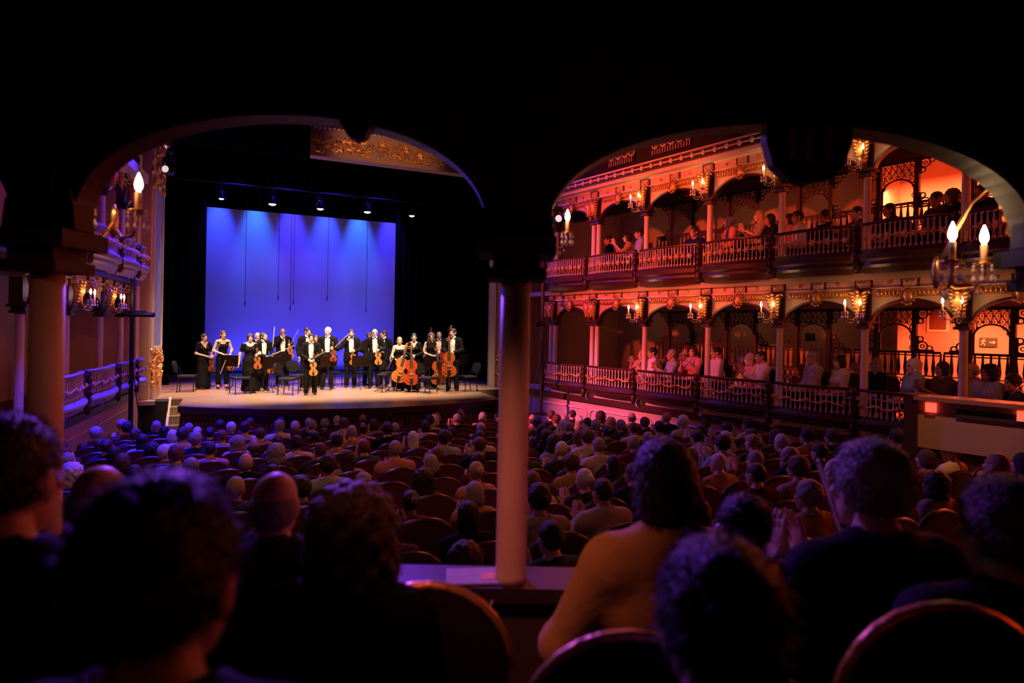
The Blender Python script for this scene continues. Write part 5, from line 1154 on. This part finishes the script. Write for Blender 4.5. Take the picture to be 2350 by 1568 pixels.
def sitter_lib(res, hres, poses):
    lib = []
    for fem in (False, True):
        for ps in poses:
            arms, hands, palms = {'lap': (lap, ('relaxed',)*2, {}), 'clap': (clap, ('flat',)*2, PL), 'claphi': (claphi, ('flat',)*2, PL)}[ps]
            F = Fig(1.68 if fem else 1.76, fem, 1.0 if not fem else 1.05, True, arms, hands=hands, palms=palms, res=res)
            tor, nk, arm, leg = F.limbs(); J = F.J
            sl = []
            for sd in 'lr': sl += [arm[sd][0], ('c', tuple(J['e'+sd]), lerp(J['e'+sd], J['w'+sd], 0.85 if not fem else 0.2), 0.042, 0.036)]
            nh = lambda P: -np.maximum(np.sqrt((P[0]-J['nb'][0])**2+(P[1]-J['nb'][1]+0.01)**2)-0.066, J['nb'][2]+0.015-P[2])
            top = F.cloth('top', tor+sl, MATS['cloth_dress_black'], 0.018, cuts=[nh])
            bot = F.cloth('trousers', [tor[0], leg['l'][0], leg['r'][0], leg['l'][1], leg['r'][1]], MATS['cloth_tuxedo_black'], 0.012, cuts=[below(J['pel'][2]+0.06)])
            hairs = {}
            for st in (('short', 'crop', 'fringe', 'full') if not fem else ('bob', 'long', 'curly', 'bun', 'full')): hairs[st] = F.hair(st, hair_mat('black'), hres)
            bodies = {k: F.body(skin(k), 0.014 if hres > 0.011 else 0.010) for k in (0, 1, 2)}
            lib.append(dict(F=F, fem=fem, pose=ps, top=top, bot=bot, hair=hairs, body=bodies))
    return lib
LIB = sitter_lib(0.026, 0.014, ('lap', 'clap', 'claphi'))
CLC = {'black': (0.012, 0.010, 0.011), 'dark grey': (0.045, 0.042, 0.045), 'navy': (0.012, 0.016, 0.06), 'white': (0.62, 0.57, 0.52), 'cream': (0.55, 0.44, 0.30), 'maroon': (0.12, 0.015, 0.02), 'brown': (0.10, 0.05, 0.028), 'pale blue': (0.30, 0.38, 0.52), 'ochre': (0.42, 0.26, 0.10), 'pink': (0.55, 0.24, 0.24), 'green': (0.05, 0.09, 0.05), 'patterned': (0.36, 0.28, 0.22)}
for nme, c in CLC.items():
    if nme == 'patterned': mat('cloth_patterned', c, 0.85, noise=0.75, scale=22)
    else: cloth_mat(nme, c)
HADJ = {'black': 'black-haired', 'dark_brown': 'dark-haired', 'brown': 'brown-haired', 'auburn': 'auburn-haired', 'blond': 'blond', 'grey': 'grey-haired', 'white': 'white-haired'}
def relink(o, m): o.material_slots[0].link = 'OBJECT'; o.material_slots[0].material = m
def sitter(L, loc, rz, hstyle, hcol, ccol, sk, label, group, scale=1.0, pants='tuxedo_black'):
    r = obj('person', L['body'][sk], None, loc, (0, 0, rz), scale, label=label, cat='person', group=group)
    relink(obj('top', L['top'], r), MATS['cloth_'+ccol]); relink(obj('trousers', L['bot'], r), MATS['cloth_'+pants])
    relink(obj('hair', L['hair'][hstyle], r), hair_mat(hcol)); return r
xl = lambda y: -2.51 + (y-12.57)*0.0823
xr = lambda y: 7.63 + (14.17-y)*0.2
rg = random.Random(11)
rows = []; y = 13.75
while y > 2.9: rows.append(y); y -= 0.86
nrow = len(rows); n_people = 0
HC = ['black', 'black', 'black', 'dark_brown', 'dark_brown', 'brown', 'brown', 'grey', 'grey', 'grey', 'white', 'white', 'blond', 'auburn']
CC = ['black', 'black', 'dark grey', 'navy', 'navy', 'white', 'cream', 'maroon', 'brown', 'pale blue', 'ochre', 'pink', 'green', 'patterned', 'black', 'dark grey']
for ri, y in enumerate(rows):
    x = xl(y)+0.55 + (0.28 if ri % 2 else 0); seats = []
    while x < xr(y)-0.7:
        seats.append(x); x += 0.57
    k = 0; ks = 0
    for x in seats:
        cxh = (x-AX)/5.5; yy = y - 0.35*(1-cxh*cxh) + 0.18      # rows curve gently
        z = floor_z(yy); px, py, dz = project((x, yy, z+1.25))
        if not (-40 < px < 2390) or py > 1330: continue
        if dz < 2.9: continue
        if px < 930 and py > 1180: continue
        if 1340 < px < 1600 and py > 1140: continue
        st = thing('theatre_seat', f'dark red velvet theatre seat, {ORD[min(ks, 23)]} of the {ORD[ri]} row from the stage', 'seat', (x, yy-0.10, z), pi, 'stalls seats')
        for nm, me in SEATP: obj(nm, me, st)
        ks += 1
        if rg.random() < 0.13: continue
        fem = rg.random() < 0.5; ps = rg.choice(('lap', 'lap', 'clap', 'claphi', 'clap'))
        L = next(l for l in LIB if l['fem'] == fem and l['pose'] == ps)
        hs = rg.choice([k_ for k_ in L['hair'] for _ in range(1 if k_ == 'fringe' else 3)]); hc = rg.choice(HC); cc = rg.choice(CC)
        if hs == 'fringe': hc = rg.choice(('grey', 'white', 'brown'))
        sk = rg.choice((0, 0, 1, 1, 2)); sc = rg.uniform(0.94, 1.01)
        adj = 'balding' if hs == 'fringe' else HADJ[hc]
        lab = f'{adj} listener in {cc} top, {ORD[min(k, 23)]} person along the {ORD[ri]} row from the stage' + (', clapping' if ps != 'lap' else '')
        sitter(L, (x+rg.uniform(-0.012, 0.012), yy+0.13, z), pi + rg.uniform(-0.06, 0.06), hs, hc, cc, sk, lab, 'listeners in the stalls', sc)
        k += 1; n_people += 1
print('stalls listeners', n_people)
# ================================================================== people in the galleries
GL_ = 'listeners in the galleries'
def gal_person(px, py, tier, fem, pose, hs, hc, cc, sk, lab, dep=0.45, rz=None, sc=1.0, stand=False):
    """py is the head centre in the photograph; the person sits behind the balustrade"""
    dep += 0.14; p = on_wall(px, py, GR, dep); L = next(l for l in LIB if l['fem'] == fem and l['pose'] == pose); F = L['F']
    zf = p.z - F.J['head'][2]*F.k*sc
    r = sitter(L, (p.x, p.y, zf), rz if rz is not None else pi-0.75, hs, hc, cc, sk, lab, GL_, sc)
    ch = thing('gallery_chair', 'wooden chair of the ' + lab, 'chair', (p.x, p.y, zf), rz if rz is not None else pi-0.75, 'chairs in the galleries')
    m = MB(); m.box((0, 0.0, 0.21), (0.36, 0.36, 0.04)); m.build('seat', SEATR, ch)
    m = MB(); m.prism([(-0.2, 0.40), (0.2, 0.40), (0.19, 0.80), (0.12, 0.88), (-0.12, 0.88), (-0.19, 0.80)], 0.03, Matrix.Translation((0, 0.24, 0))); m.build('backrest', SEATD, ch)
    zfl = Zr(-1.62) + (DZB-0.05 if tier == 2 else 0)
    for sx in (-1, 1):
        for sy in (-1, 1):
            m = MB(); m.tube([(sx*0.15, sy*0.14, min(0.0, zfl-zf)+0.005), (sx*0.15, sy*0.14, 0.19)], 0.016, 6); m.build('leg', SEATD, ch)
    return r
SIDE = pi+1.15; DIAG = pi+1.75; FRONT = math.atan2(-GR.n.x, GR.n.y)
GP = [ # px, py, tier, female, pose, hair, colour, clothes, skin, label, depth, facing
 (1474, 815, 1, True, 'claphi', 'bun', 'blond', 'ochre', 0, 'blond lady clapping behind the lower balustrade at the third column', 0.6, DIAG),
 (1499, 810, 1, False, 'lap', 'short', 'black', 'white', 1, 'dark-haired man in white shirt just past the third lower column', 0.4, SIDE),
 (1543, 815, 1, False, 'clap', 'short', 'grey', 'pale blue', 1, 'grey-haired man in pale blue shirt clapping in the lower gallery', 0.4, SIDE),
 (1592, 808, 1, True, 'claphi', 'bob', 'dark_brown', 'pink', 0, 'dark-haired woman in pink top clapping in the lower gallery', 0.4, DIAG),
 (1578, 806, 1, True, 'lap', 'full', 'brown', 'brown', 1, 'brown-haired woman seated behind the pink top in the lower gallery', 0.9, DIAG),
 (1645, 810, 1, False, 'lap', 'short', 'black', 'white', 1, 'dark-haired man in white shirt beside the fourth lower column', 0.4, SIDE),
 (1700, 832, 1, True, 'clap', 'full', 'grey', 'white', 1, 'grey-haired person in white blouse leaning low in the lower gallery', 0.7, SIDE),
 (1722, 826, 1, True, 'lap', 'curly', 'grey', 'pink', 0, 'curly grey-haired woman in pink between two white shirts', 0.6, SIDE),
 (1748, 820, 1, False, 'clap', 'crop', 'black', 'white', 2, 'short-haired man in bright white shirt before the fifth lower column', 0.4, SIDE),
 (1836, 850, 1, True, 'lap', 'bob', 'brown', 'maroon', 1, 'brown-haired woman in maroon leaning forward past the fifth lower column', 0.8, SIDE),
 (1866, 822, 1, False, 'lap', 'short', 'grey', 'patterned', 1, 'grey-haired man in patterned shirt in the lower gallery', 0.4, SIDE),
 (1929, 832, 1, True, 'lap', 'bob', 'black', 'cream', 1, 'dark bobbed woman in cream jacket in the lower gallery', 0.4, SIDE),
 (1962, 850, 1, True, 'clap', 'full', 'auburn', 'pink', 0, 'auburn-haired woman clapping behind the cream jacket', 0.8, SIDE),
 (2012, 838, 1, True, 'lap', 'long', 'blond', 'black', 0, 'long blond-haired woman in black beside the sixth lower column', 0.4, SIDE),
 (2097, 842, 1, True, 'lap', 'curly', 'white', 'pale blue', 0, 'curly white-haired lady in pale blue in the lower gallery', 0.4, SIDE),
 (2164, 848, 1, True, 'clap', 'bob', 'black', 'brown', 2, 'dark-haired woman in brown before the seventh lower column', 0.4, SIDE),
 (2232, 852, 1, False, 'lap', 'fringe', 'white', 'cream', 0, 'elderly balding man in cream past the seventh lower column', 0.5, SIDE),
 (2272, 856, 1, True, 'lap', 'curly', 'black', 'patterned', 2, 'dark curly-haired woman at the far end of the lower gallery', 0.4, SIDE),
 (2325, 880, 1, False, 'lap', 'full', 'dark_brown', 'dark grey', 1, 'dark-haired man in dark grey at the lower gallery end', 0.35, SIDE),
 (1397, 552, 2, False, 'lap', 'short', 'black', 'black', 2, 'dark figure beside the twin columns of the upper gallery', 0.6, SIDE),
 (1441, 546, 2, True, 'claphi', 'bob', 'black', 'ochre', 0, 'woman in ochre top raising her hands in the upper gallery', 0.4, SIDE),
 (1468, 537, 2, False, 'lap', 'short', 'black', 'pale blue', 1, 'dark-haired man in pale blue shirt before the third upper column', 0.5, SIDE),
 (1594, 534, 2, False, 'lap', 'short', 'dark_brown', 'navy', 1, 'dark-haired man in navy jacket before the fourth upper column', 0.3, DIAG),
 (1676, 510, 2, False, 'lap', 'fringe', 'grey', 'pink', 0, 'bald man in pink shirt and glasses in the upper gallery', 0.4, SIDE),
 (1744, 496, 2, True, 'clap', 'long', 'blond', 'patterned', 0, 'blond woman in patterned blouse in the upper gallery', 0.5, SIDE),
 (1768, 505, 2, True, 'lap', 'bob', 'black', 'navy', 1, 'dark-haired woman in navy before the fifth upper column', 0.35, SIDE),
 (1812, 505, 2, True, 'lap', 'bob', 'dark_brown', 'pink', 1, 'dark-haired woman in pink past the fifth upper column', 0.5, SIDE),
 (1832, 500, 2, False, 'lap', 'short', 'black', 'white', 2, 'dark-haired man in white next to the woman in pink upstairs', 0.4, SIDE),
 (1895, 498, 2, False, 'lap', 'full', 'black', 'black', 2, 'dark silhouette before the arched screen of the upper gallery', 0.8, SIDE),
 (1968, 490, 2, False, 'clap', 'short', 'dark_brown', 'maroon', 1, 'man in maroon clapping before the sixth upper column', 0.5, SIDE),
 (2042, 483, 2, True, 'lap', 'long', 'black', 'black', 1, 'long dark-haired woman silhouetted against the red screen upstairs', 0.5, SIDE),
 (2150, 458, 2, False, 'lap', 'short', 'black', 'dark grey', 2, 'dark-haired man before the seventh upper column', 0.6, SIDE),
 (2185, 452, 2, True, 'lap', 'curly', 'dark_brown', 'black', 2, 'dark curly-haired woman beside the seventh upper column', 0.5, SIDE),
 (2258, 440, 2, False, 'lap', 'full', 'black', 'black', 2, 'dark figure at the picture edge of the upper gallery', 0.5, SIDE)]
for (px, py, tier, fem, ps, hs, hc, cc, sk, lab, dep, f) in GP: gal_person(px, py, tier, fem, ps, hs, hc, cc, sk, lab, dep, f, 0.98 if tier == 1 else 0.96)
# ================================================================== the box the camera stands in
BXF = EYE - 1.62                                           # its floor
BZ = 2.2                                                    # depth of the row of columns
def cam_pt(x, z, h): p = RGT*x + FWD*z; return Vector((p.x, p.y, EYE+h))
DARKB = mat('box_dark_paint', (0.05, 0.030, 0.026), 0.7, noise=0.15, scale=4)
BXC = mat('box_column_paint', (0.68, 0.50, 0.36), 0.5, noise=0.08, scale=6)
class BoxG:
    rz = -TH
    def P(s, x, y, h): return cam_pt(x, BZ+y, h)
BG = BoxG()
CXS = []
for px, pyc in ((110, 640), (1184, 650), (2425, 660)): a, _ = ray(px, pyc); CXS.append(a*BZ)
CXS = [CXS[0]-1.75] + CXS
ctop = 0.165                                                # underside of the capitals above the eye
par = -0.895                                                # top of the parapet
names = ['cream box column beyond the picture edge at the blue side', 'cream box column in front of the blue-lit gallery', 'cream box column standing in the middle of the view', 'cream box column beyond the picture edge at the red side']
for i, x in enumerate(CXS):
    t = thing('box_column', names[i], 'column', cam_pt(x, BZ, par), -TH, 'columns of the camera box')
    h = ctop-par
    m = MB(); m.lathe([(0.058, 0), (0.0555, 0.02), (0.054, 0.05), (0.0535, h*0.5), (0.052, h)], 28); m.build('shaft', BXC, t, smooth=True)
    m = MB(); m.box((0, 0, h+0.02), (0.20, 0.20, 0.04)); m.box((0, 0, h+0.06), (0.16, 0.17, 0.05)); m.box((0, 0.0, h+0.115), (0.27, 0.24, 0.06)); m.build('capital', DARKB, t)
    m = MB()
    for sg in (-1, 1):                                       # scrolled bracket on each side under the arch
        m.prism([(sg*0.05, h+0.14), (sg*0.13, h+0.15), (sg*0.12, h+0.24), (sg*0.09, h+0.33), (sg*0.05, h+0.40)][::sg], 0.10, Matrix.Translation((0, -0.05, 0)))
    m.box((0, 0, h+0.30), (0.12, 0.14, 0.36)); m.box((0, 0.0, h+0.65), (0.21, 0.07, 0.90)); m.build('impost_block', DARKB, t)
    obj('gilt_console', CONS, t, (0, 0.09, h+0.15), (0, 0, pi), 0.9)
for i in range(3):
    x0, x1 = CXS[i], CXS[i+1]; w_ = x1-x0
    t = thing('box_arch', ('dark arch of the camera box over the blue-lit gallery', 'dark arch of the camera box framing the stage', 'dark arch of the camera box framing the red-lit galleries')[i], 'arch', cam_pt(x0, BZ, ctop+0.14), -TH, 'arches of the camera box')
    a = w_/2-0.09; rise = 0.425; cx = w_/2
    inner = [(cx - a*cos(pi*k/32), 0.02+rise*sin(pi*k/32)**0.78) for k in range(33)]; outer = [(xx, 0.95) for xx, z in inner]
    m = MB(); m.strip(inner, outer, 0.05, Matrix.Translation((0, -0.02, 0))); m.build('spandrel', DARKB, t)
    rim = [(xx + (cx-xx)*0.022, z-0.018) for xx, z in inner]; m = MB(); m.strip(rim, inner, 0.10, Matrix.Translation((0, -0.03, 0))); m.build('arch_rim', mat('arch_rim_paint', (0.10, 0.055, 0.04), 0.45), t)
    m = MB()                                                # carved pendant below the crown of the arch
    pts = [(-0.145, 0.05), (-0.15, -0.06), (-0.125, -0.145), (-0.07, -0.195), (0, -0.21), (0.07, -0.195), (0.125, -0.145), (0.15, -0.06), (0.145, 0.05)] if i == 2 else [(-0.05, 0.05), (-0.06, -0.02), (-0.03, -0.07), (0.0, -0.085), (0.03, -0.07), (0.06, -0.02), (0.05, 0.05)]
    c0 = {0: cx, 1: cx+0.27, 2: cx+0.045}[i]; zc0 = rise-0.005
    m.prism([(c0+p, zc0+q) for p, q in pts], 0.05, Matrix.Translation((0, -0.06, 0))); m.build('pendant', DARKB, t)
    if i == 2:                                              # rows of numerals on the pendant
        for r in range(3):
            for c in range(3):
                cu = bpy.data.curves.new('numeral', 'FONT'); cu.body = str(r*3+c+1); cu.size = 0.052; cu.align_x = 'CENTER'; cu.align_y = 'CENTER'; cu.extrude = 0.001
                cu.materials.append(mat('numeral_paint', (0.75, 0.55, 0.42), 0.7))
                tmp = bpy.data.objects.new('numeral_text', cu); COL.objects.link(tmp); bpy.context.view_layer.update()
                nme = bpy.data.meshes.new_from_object(tmp.evaluated_get(bpy.context.evaluated_depsgraph_get())); bpy.data.objects.remove(tmp); nme.name = 'numeral'
                o = bpy.data.objects.new('numeral', nme); COL.objects.link(o); o.parent = t; o.location = (c0-0.062+0.062*c, -0.062, zc0-0.035-0.042*r); o.rotation_euler = (pi/2, 0, 0)
def cbox(name, x0, x1, z0, z1, h0, h1, m):
    b = MB(); vs = [cam_pt(x, z, h) for h in (h0, h1) for x, z in ((x0, z0), (x1, z0), (x1, z1), (x0, z1))]
    b.add(vs, [(3, 2, 1, 0), (4, 5, 6, 7), (0, 1, 5, 4), (1, 2, 6, 5), (2, 3, 7, 6), (3, 0, 4, 7)]); return struct(name, b, m)
XA, XB = CXS[0]-0.4, CXS[3]+1.0
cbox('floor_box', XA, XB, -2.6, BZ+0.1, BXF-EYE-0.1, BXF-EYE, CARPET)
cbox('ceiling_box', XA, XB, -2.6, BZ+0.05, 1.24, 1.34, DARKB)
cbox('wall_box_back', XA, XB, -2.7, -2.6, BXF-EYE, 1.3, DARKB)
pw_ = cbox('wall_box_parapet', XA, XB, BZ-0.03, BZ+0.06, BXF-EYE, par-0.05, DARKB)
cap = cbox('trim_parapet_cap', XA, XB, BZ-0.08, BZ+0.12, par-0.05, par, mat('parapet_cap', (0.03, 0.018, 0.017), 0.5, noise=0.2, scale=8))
# thin bright strip on the inside of the parapet
p0, p1 = at(1138, 1362, BZ-0.06), at(1060, 1512, BZ-0.20)
b = MB(); b.tube([p0, p1], 0.006, 6); b.build('chrome_rod', mat('chrome', (0.8, 0.8, 0.85), 0.2, 1.0), label='thin shiny violet-lit rod leaning inside the box parapet', cat='rod')
# sconces on the hall side of the box columns
for i, (px, py, z, sc_, rr_, lab) in enumerate(((262, 510, 2.75, 0.85, 0.5, 'candle sconce glowing outside the box column at the blue side'), (1244, 548, 3.2, 0.62, 0.7, 'candle sconce half hidden behind the middle box column'), (2140, 628, 2.6, 0.80, 0.35, 'near candle sconce with crystal drops at the red side picture edge'))):
    s_ = sconce(at(px, py, z), -TH+rr_, lab, 'candle sconces of the camera box', 1.2, sc_)
    cpt = cam_pt(CXS[i+1], BZ+0.03, ctop+0.2); bpy.context.view_layer.update(); inv = s_.matrix_world.inverted(); e = inv @ cpt; st_ = Vector((0, -0.02, 0))
    m = MB(); m.tube([st_.lerp(e, k/6) + Vector((0, 0, (-0.12 if i != 2 else 0.34)*sin(pi*k/6))) for k in range(7)], 0.010, 7); m.build('bracket_arm', BRASS, s_, smooth=True)
# programme lying on the parapet
p = at(1092, 1302, BZ+0.01); t = thing('programme', 'concert programme leaflet lying on the parapet beside the middle column', 'leaflet', (p.x, p.y, EYE+par+0.002), -TH+0.1)
m = MB(); m.box((0, 0, 0.003), (0.21, 0.14, 0.006)); m.build('cover', mat('leaflet_blue', (0.35, 0.32, 0.42), 0.6, noise=0.3, scale=20), t)
m = MB(); m.box((0.055, -0.01, 0.007), (0.07, 0.06, 0.002)); m.build('picture', mat('leaflet_picture', (0.7, 0.32, 0.22), 0.6, noise=0.3, scale=30), t)
# solid desk panel at the far right of the stalls with a red indicator
d0, d1 = at(2108, 908, 7.6), at(2420, 938, 6.6)
dv = Vector((d1.x-d0.x, d1.y-d0.y, 0)); L = dv.length; t = thing('control_desk', 'pale control desk panel with a red-lit top edge by the gallery', 'desk', (d0.x, d0.y, d0.z), RZ(dv))
m = MB(); m.box((L/2, 0.15, -0.34), (L, 0.3, 0.58)); m.build('front_panel', WALLC, t)
m = MB(); m.box((L/2, 0.12, -0.025), (L+0.06, 0.4, 0.05)); m.build('desk_top', mat('desk_top_gloss', (0.35, 0.2, 0.15), 0.25), t)
m = MB(); m.box((-0.07, 0.12, -0.36), (0.14, 0.36, 0.74)); m.build('end_post', DWOOD, t)
m = MB(); m.box((L/2+0.2, -0.012, -0.17), (L-0.4, 0.02, 0.10)); m.build('dark_slot', DARKB, t)
IND = mat('indicator_red', (1, 0.1, 0.05), 0.4, emit=((1.0, 0.07, 0.04), 2.2))
for k, x in enumerate((0.14, L*0.80)):
    m = MB(); m.box((x, -0.02, -0.13), (0.11, 0.03, 0.11)); m.build('indicator_light', IND, t)
spot('desk_red_lamp', GR.P(RS[6]+0.4, 0.6, Zr(0.5)), d0.lerp(d1, 0.5), RED, 160, 70, 0.6, 0.05)
spot('desk_amber_fill', (6.2, 3.2, 6.4), d0.lerp(d1, 0.4), (1.0, 0.36, 0.12), 420, 24, 0.9, 0.05)  # added to warm and brighten the desk's front panel
# ---- loudspeaker and lamps near the proscenium
p = at(326, 515, 15.8); t = thing('loudspeaker', 'black loudspeaker hanging beside the proscenium pillar', 'loudspeaker', (p.x, p.y, p.z-0.5), -TH+0.5)
m = MB(); m.box((0, 0, 0.5), (0.40, 0.42, 1.0)); m.build('cabinet', BLACKM, t)
m = MB(); m.box((0, -0.215, 0.5), (0.36, 0.02, 0.94)); m.build('grille', DARKB, t)
m = MB(); m.tube([(0, 0.1, 1.0), (0, 0.5, 1.3)], 0.03, 6); m.build('bracket', BLACKM, t)
def moving_lamp(p, rz, tilt, lab, sc=1.0):
    t = thing('moving_lamp', lab, 'stage lamp', p, rz, 'moving lamps'); t.scale = (sc,)*3
    m = MB(); m.box((0, 0, 0.34), (0.30, 0.26, 0.12)); m.build('base', BLACKM, t)
    m = MB(); m.tube([(-0.19, 0, 0.30), (-0.20, 0, 0.0), (-0.17, 0, -0.04)], 0.03, 6); m.tube([(0.19, 0, 0.30), (0.20, 0, 0.0), (0.17, 0, -0.04)], 0.03, 6); m.box((0, 0, 0.29), (0.42, 0.12, 0.04)); m.build('yoke', BLACKM, t)
    M = Matrix.Rotation(tilt, 4, 'Y') @ Matrix.Rotation(radians(90), 4, 'X')
    m = MB(); m.lathe([(0.09, -0.2), (0.14, -0.12), (0.15, 0.1), (0.12, 0.22)], 12, M=M); m.build('head', BLACKM, t, smooth=True)
    m = MB(); m.lathe([(0.11, 0.215), (0.11, 0.225), (0.02, 0.24)], 12, M=M); m.build('lens', mat('lens_glint', (0.9, 0.9, 0.9), 0.1, emit=((1, 0.9, 0.85), 0.7)), t, smooth=True)  # faint emission stands in for a white glint on the lens
    m = MB(); m.tube([(0, 0, 0.40), (0, 0, 0.725)], 0.02, 6); m.build('clamp', BLACKM, t)
moving_lamp(GR.P(RS[0]+0.45, -0.35, Zr(2.72)), -TH+0.3, 0.9, 'black moving lamp hanging at the upper red-lit gallery end', 0.8)
moving_lamp(at(388, 392, 15.9), -TH, -1.1, 'black moving lamp beside the top of the proscenium pillar', 0.8)
moving_lamp(at(384, 345, 15.9), -TH, -0.9, 'upper black moving lamp above the proscenium pillar', 0.8)
moving_lamp(at(304, 388, 13.9), -TH, 0.7, 'black moving lamp on the gallery side of the proscenium pillar', 0.7)
# ================================================================== the people in front of the camera
def strands(me, parent, m, n):
    """fine flyaway hairs standing on the hair surface"""
    rr = np.random.default_rng(len(me.vertices)); nv = len(me.vertices); co = np.empty(nv*3, np.float32); me.vertices.foreach_get('co', co); co = co.reshape(-1, 3)
    no = np.empty(nv*3, np.float32); me.vertex_normals.foreach_get('vector', no); no = no.reshape(-1, 3)
    k = rr.integers(0, nv, n); p = co[k]; d = no[k]*rr.uniform(0.3, 1.0, (n, 1)) + rr.normal(0, 0.45, (n, 3)) + [0, 0, -0.25]; d /= np.linalg.norm(d, axis=1)[:, None]
    L = rr.uniform(0.008, 0.026, (n, 1)); s_ = np.cross(d, rr.normal(0, 1, (n, 3))); s_ /= np.linalg.norm(s_, axis=1)[:, None]; w_ = 0.0007
    tip = p + d*L + [0, 0, -0.25]*L; mid = p + d*L*0.55
    V = np.concatenate([p+s_*w_, p-s_*w_, mid-s_*w_*0.8, mid+s_*w_*0.8, tip], 0); i = np.arange(n)
    me2 = bpy.data.meshes.new('flyaway_hair'); me2.from_pydata(V.tolist(), [], np.stack([i, i+n, i+2*n, i+3*n], 1).tolist() + np.stack([i+3*n, i+2*n, i+4*n], 1).tolist()); me2.materials.append(m)
    obj('flyaway_hair', me2, parent, kind='stuff')
def near_person(px, py, z, rz, fem, hs, hc, cc, sk, lab, scale=1.0, arms=lap, hands=('relaxed',)*2, palms=None, lean=0.0, turn=0.0, nod=0.0, tilt=0.0, girth=1.05, sit=True):
    """py, px: head centre; z: camera depth; the figure sits or stands inside the box"""
    F = Fig(1.70, fem, girth, sit, arms, lean=lean, turn=turn, nod=nod, tilt=tilt, hands=hands, palms=palms, res=0.018, legs=dict(kl=(0.14, -0.26, 0.47), kr=(-0.14, -0.26, 0.47), al=(0.13, -0.16, 0.08), ar=(-0.13, -0.16, 0.08)) if sit else None); tor, nk, arm, leg = F.limbs(); J = F.J
    hd = Vector(F.J['head'])*F.k*scale; hd.rotate(Matrix.Rotation(rz, 3, 'Z')); p = at(px, py, z) - hd
    r = obj('person', F.body(skin(sk), 0.007), None, p, (0, 0, rz), scale, label=lab, cat='person', group='people in the camera box')
    sl = []
    for sd in 'lr': sl += [arm[sd][0], ('c', tuple(J['e'+sd]), lerp(J['e'+sd], J['w'+sd], 0.85), 0.042, 0.036)]
    nh = lambda P: -np.maximum(np.sqrt((P[0]-J['nb'][0])**2+(P[1]-J['nb'][1]+0.01)**2)-0.066, J['nb'][2]+0.015-P[2])
    obj('top', F.cloth('top', tor+sl, MATS['cloth_'+cc], 0.020, cuts=[nh]), r); obj('trousers', F.cloth('trousers', [tor[0], leg['l'][0], leg['r'][0], leg['l'][1], leg['r'][1]], MATS['cloth_black'], 0.012, cuts=[below(J['pel'][2]+0.06)]), r)
    hm = F.hair(hs, hair_mat(hc), 0.009); hr = obj('hair', hm, r); strands(hm, hr, hair_mat(hc), 2600 if hs != 'fringe' else 900); return r, F, p
BK = pi - TH
near_person(1522, 1112, 1.75, BK+0.15, True, 'bob', 'black', 'ochre', 1, 'black-haired person in ochre jacket in front of the camera', 1.05, arms={'l': ((0.26, -0.1, 1.14), (0.10, -0.34, 1.12)), 'r': ((-0.26, -0.1, 1.14), (-0.10, -0.34, 1.10))}, tilt=0.1)
near_person(1990, 1125, 1.75, BK+0.2, False, 'full', 'grey', 'black', 0, 'grey-haired person in black leaning at the red side of the box', 1.05, lean=0.05, arms=clap, hands=('flat',)*2, palms=PL)
near_person(2300, 1225, 1.45, BK, False, 'full', 'brown', 'black', 1, 'round head of a person at the lower corner of the picture', 1.0)
near_person(808, 1225, 1.55, BK-0.1, True, 'curly', 'dark_brown', 'black', 1, 'curly-haired woman rimmed with violet light in front of the camera', 0.95, turn=0.3)
near_person(635, 1160, 1.74, BK-0.05, False, 'fringe', 'grey', 'dark grey', 0, 'bald head beyond the curly-haired woman, below the stage', 0.80)
near_person(385, 1340, 0.76, BK, True, 'full', 'black', 'black', 1, 'big dark head rimmed with violet light close to the camera', 1.0)
near_person(20, 1105, 1.15, BK+0.1, False, 'short', 'black', 'black', 1, 'black head in front of the box column at the blue side', 1.0)
near_person(232, 1150, 1.74, BK, False, 'fringe', 'white', 'brown', 0, 'blurred bald head below the balustrade at the blue side', 0.85)
near_person(1640, 1440, 0.88, BK+0.1, False, 'full', 'black', 'navy', 1, 'dark back of a person bending low in front of the camera', 0.95)
near_person(1700, 1215, 1.72, BK+0.3, False, 'short', 'black', 'maroon', 1, 'dark-haired person clapping beside the ochre jacket', 0.8, arms=claphi, hands=('flat',)*2, palms=PL)
# pale stick held up, and chairs of the box
q0, q1 = at(1880, 1064, 1.9), at(1938, 1246, 1.75)
b = MB(); b.tube([q0, q0.lerp(q1, 0.32)], 0.0065, 8); b.tube([q0.lerp(q1, 0.32), q1], [0.0055, 0.004], 8); b.build('walking_stick', mat('pale_stick', (0.92, 0.78, 0.7), 0.4), label='slim pale stick beside the grey-haired person', cat='stick')
BVEL = mat('box_velvet', (0.022, 0.006, 0.006), 0.9, noise=0.2, scale=12)
def box_chair(px, py, z, rz, lab):
    p = at(px, py, z); t = thing('box_chair', lab, 'chair', (p.x, p.y, BXF), rz, 'chairs in the camera box'); h = p.z-BXF
    m = MB(); q = [pi*i/14 for i in range(15)]; pts = [(0.20*cos(a), h-0.20+0.20*sin(a)) for a in q] + [(-0.18, 0.48), (0.18, 0.48)]
    m.prism(pts, 0.04, Matrix.Translation((0, 0.2, 0))); m.build('backrest', BVEL, t)
    m = MB(); m.tube([(x, 0.22, z_) for x, z_ in pts[:15]], 0.014, 6); m.build('gilt_rim', GILT, t, smooth=True)
    m = MB(); m.box((0, 0, 0.43), (0.42, 0.42, 0.07)); m.build('seat', SEATR, t)
    for sx in (-1, 1):
        for sy in (-1, 1): m = MB(); m.tube([(sx*0.17, sy*0.17, 0), (sx*0.18, sy*0.18, 0.41)], [0.014, 0.022], 6); m.build('leg', SEATD, t)
box_chair(1010, 1270, 1.75, BK, 'gilt-rimmed chair beside the programme leaflet'); box_chair(1400, 1345, 1.35, BK, 'gilt-rimmed chair behind the ochre jacket'); box_chair(2010, 1290, 1.35, BK, 'gilt-rimmed chair behind the grey-haired person')
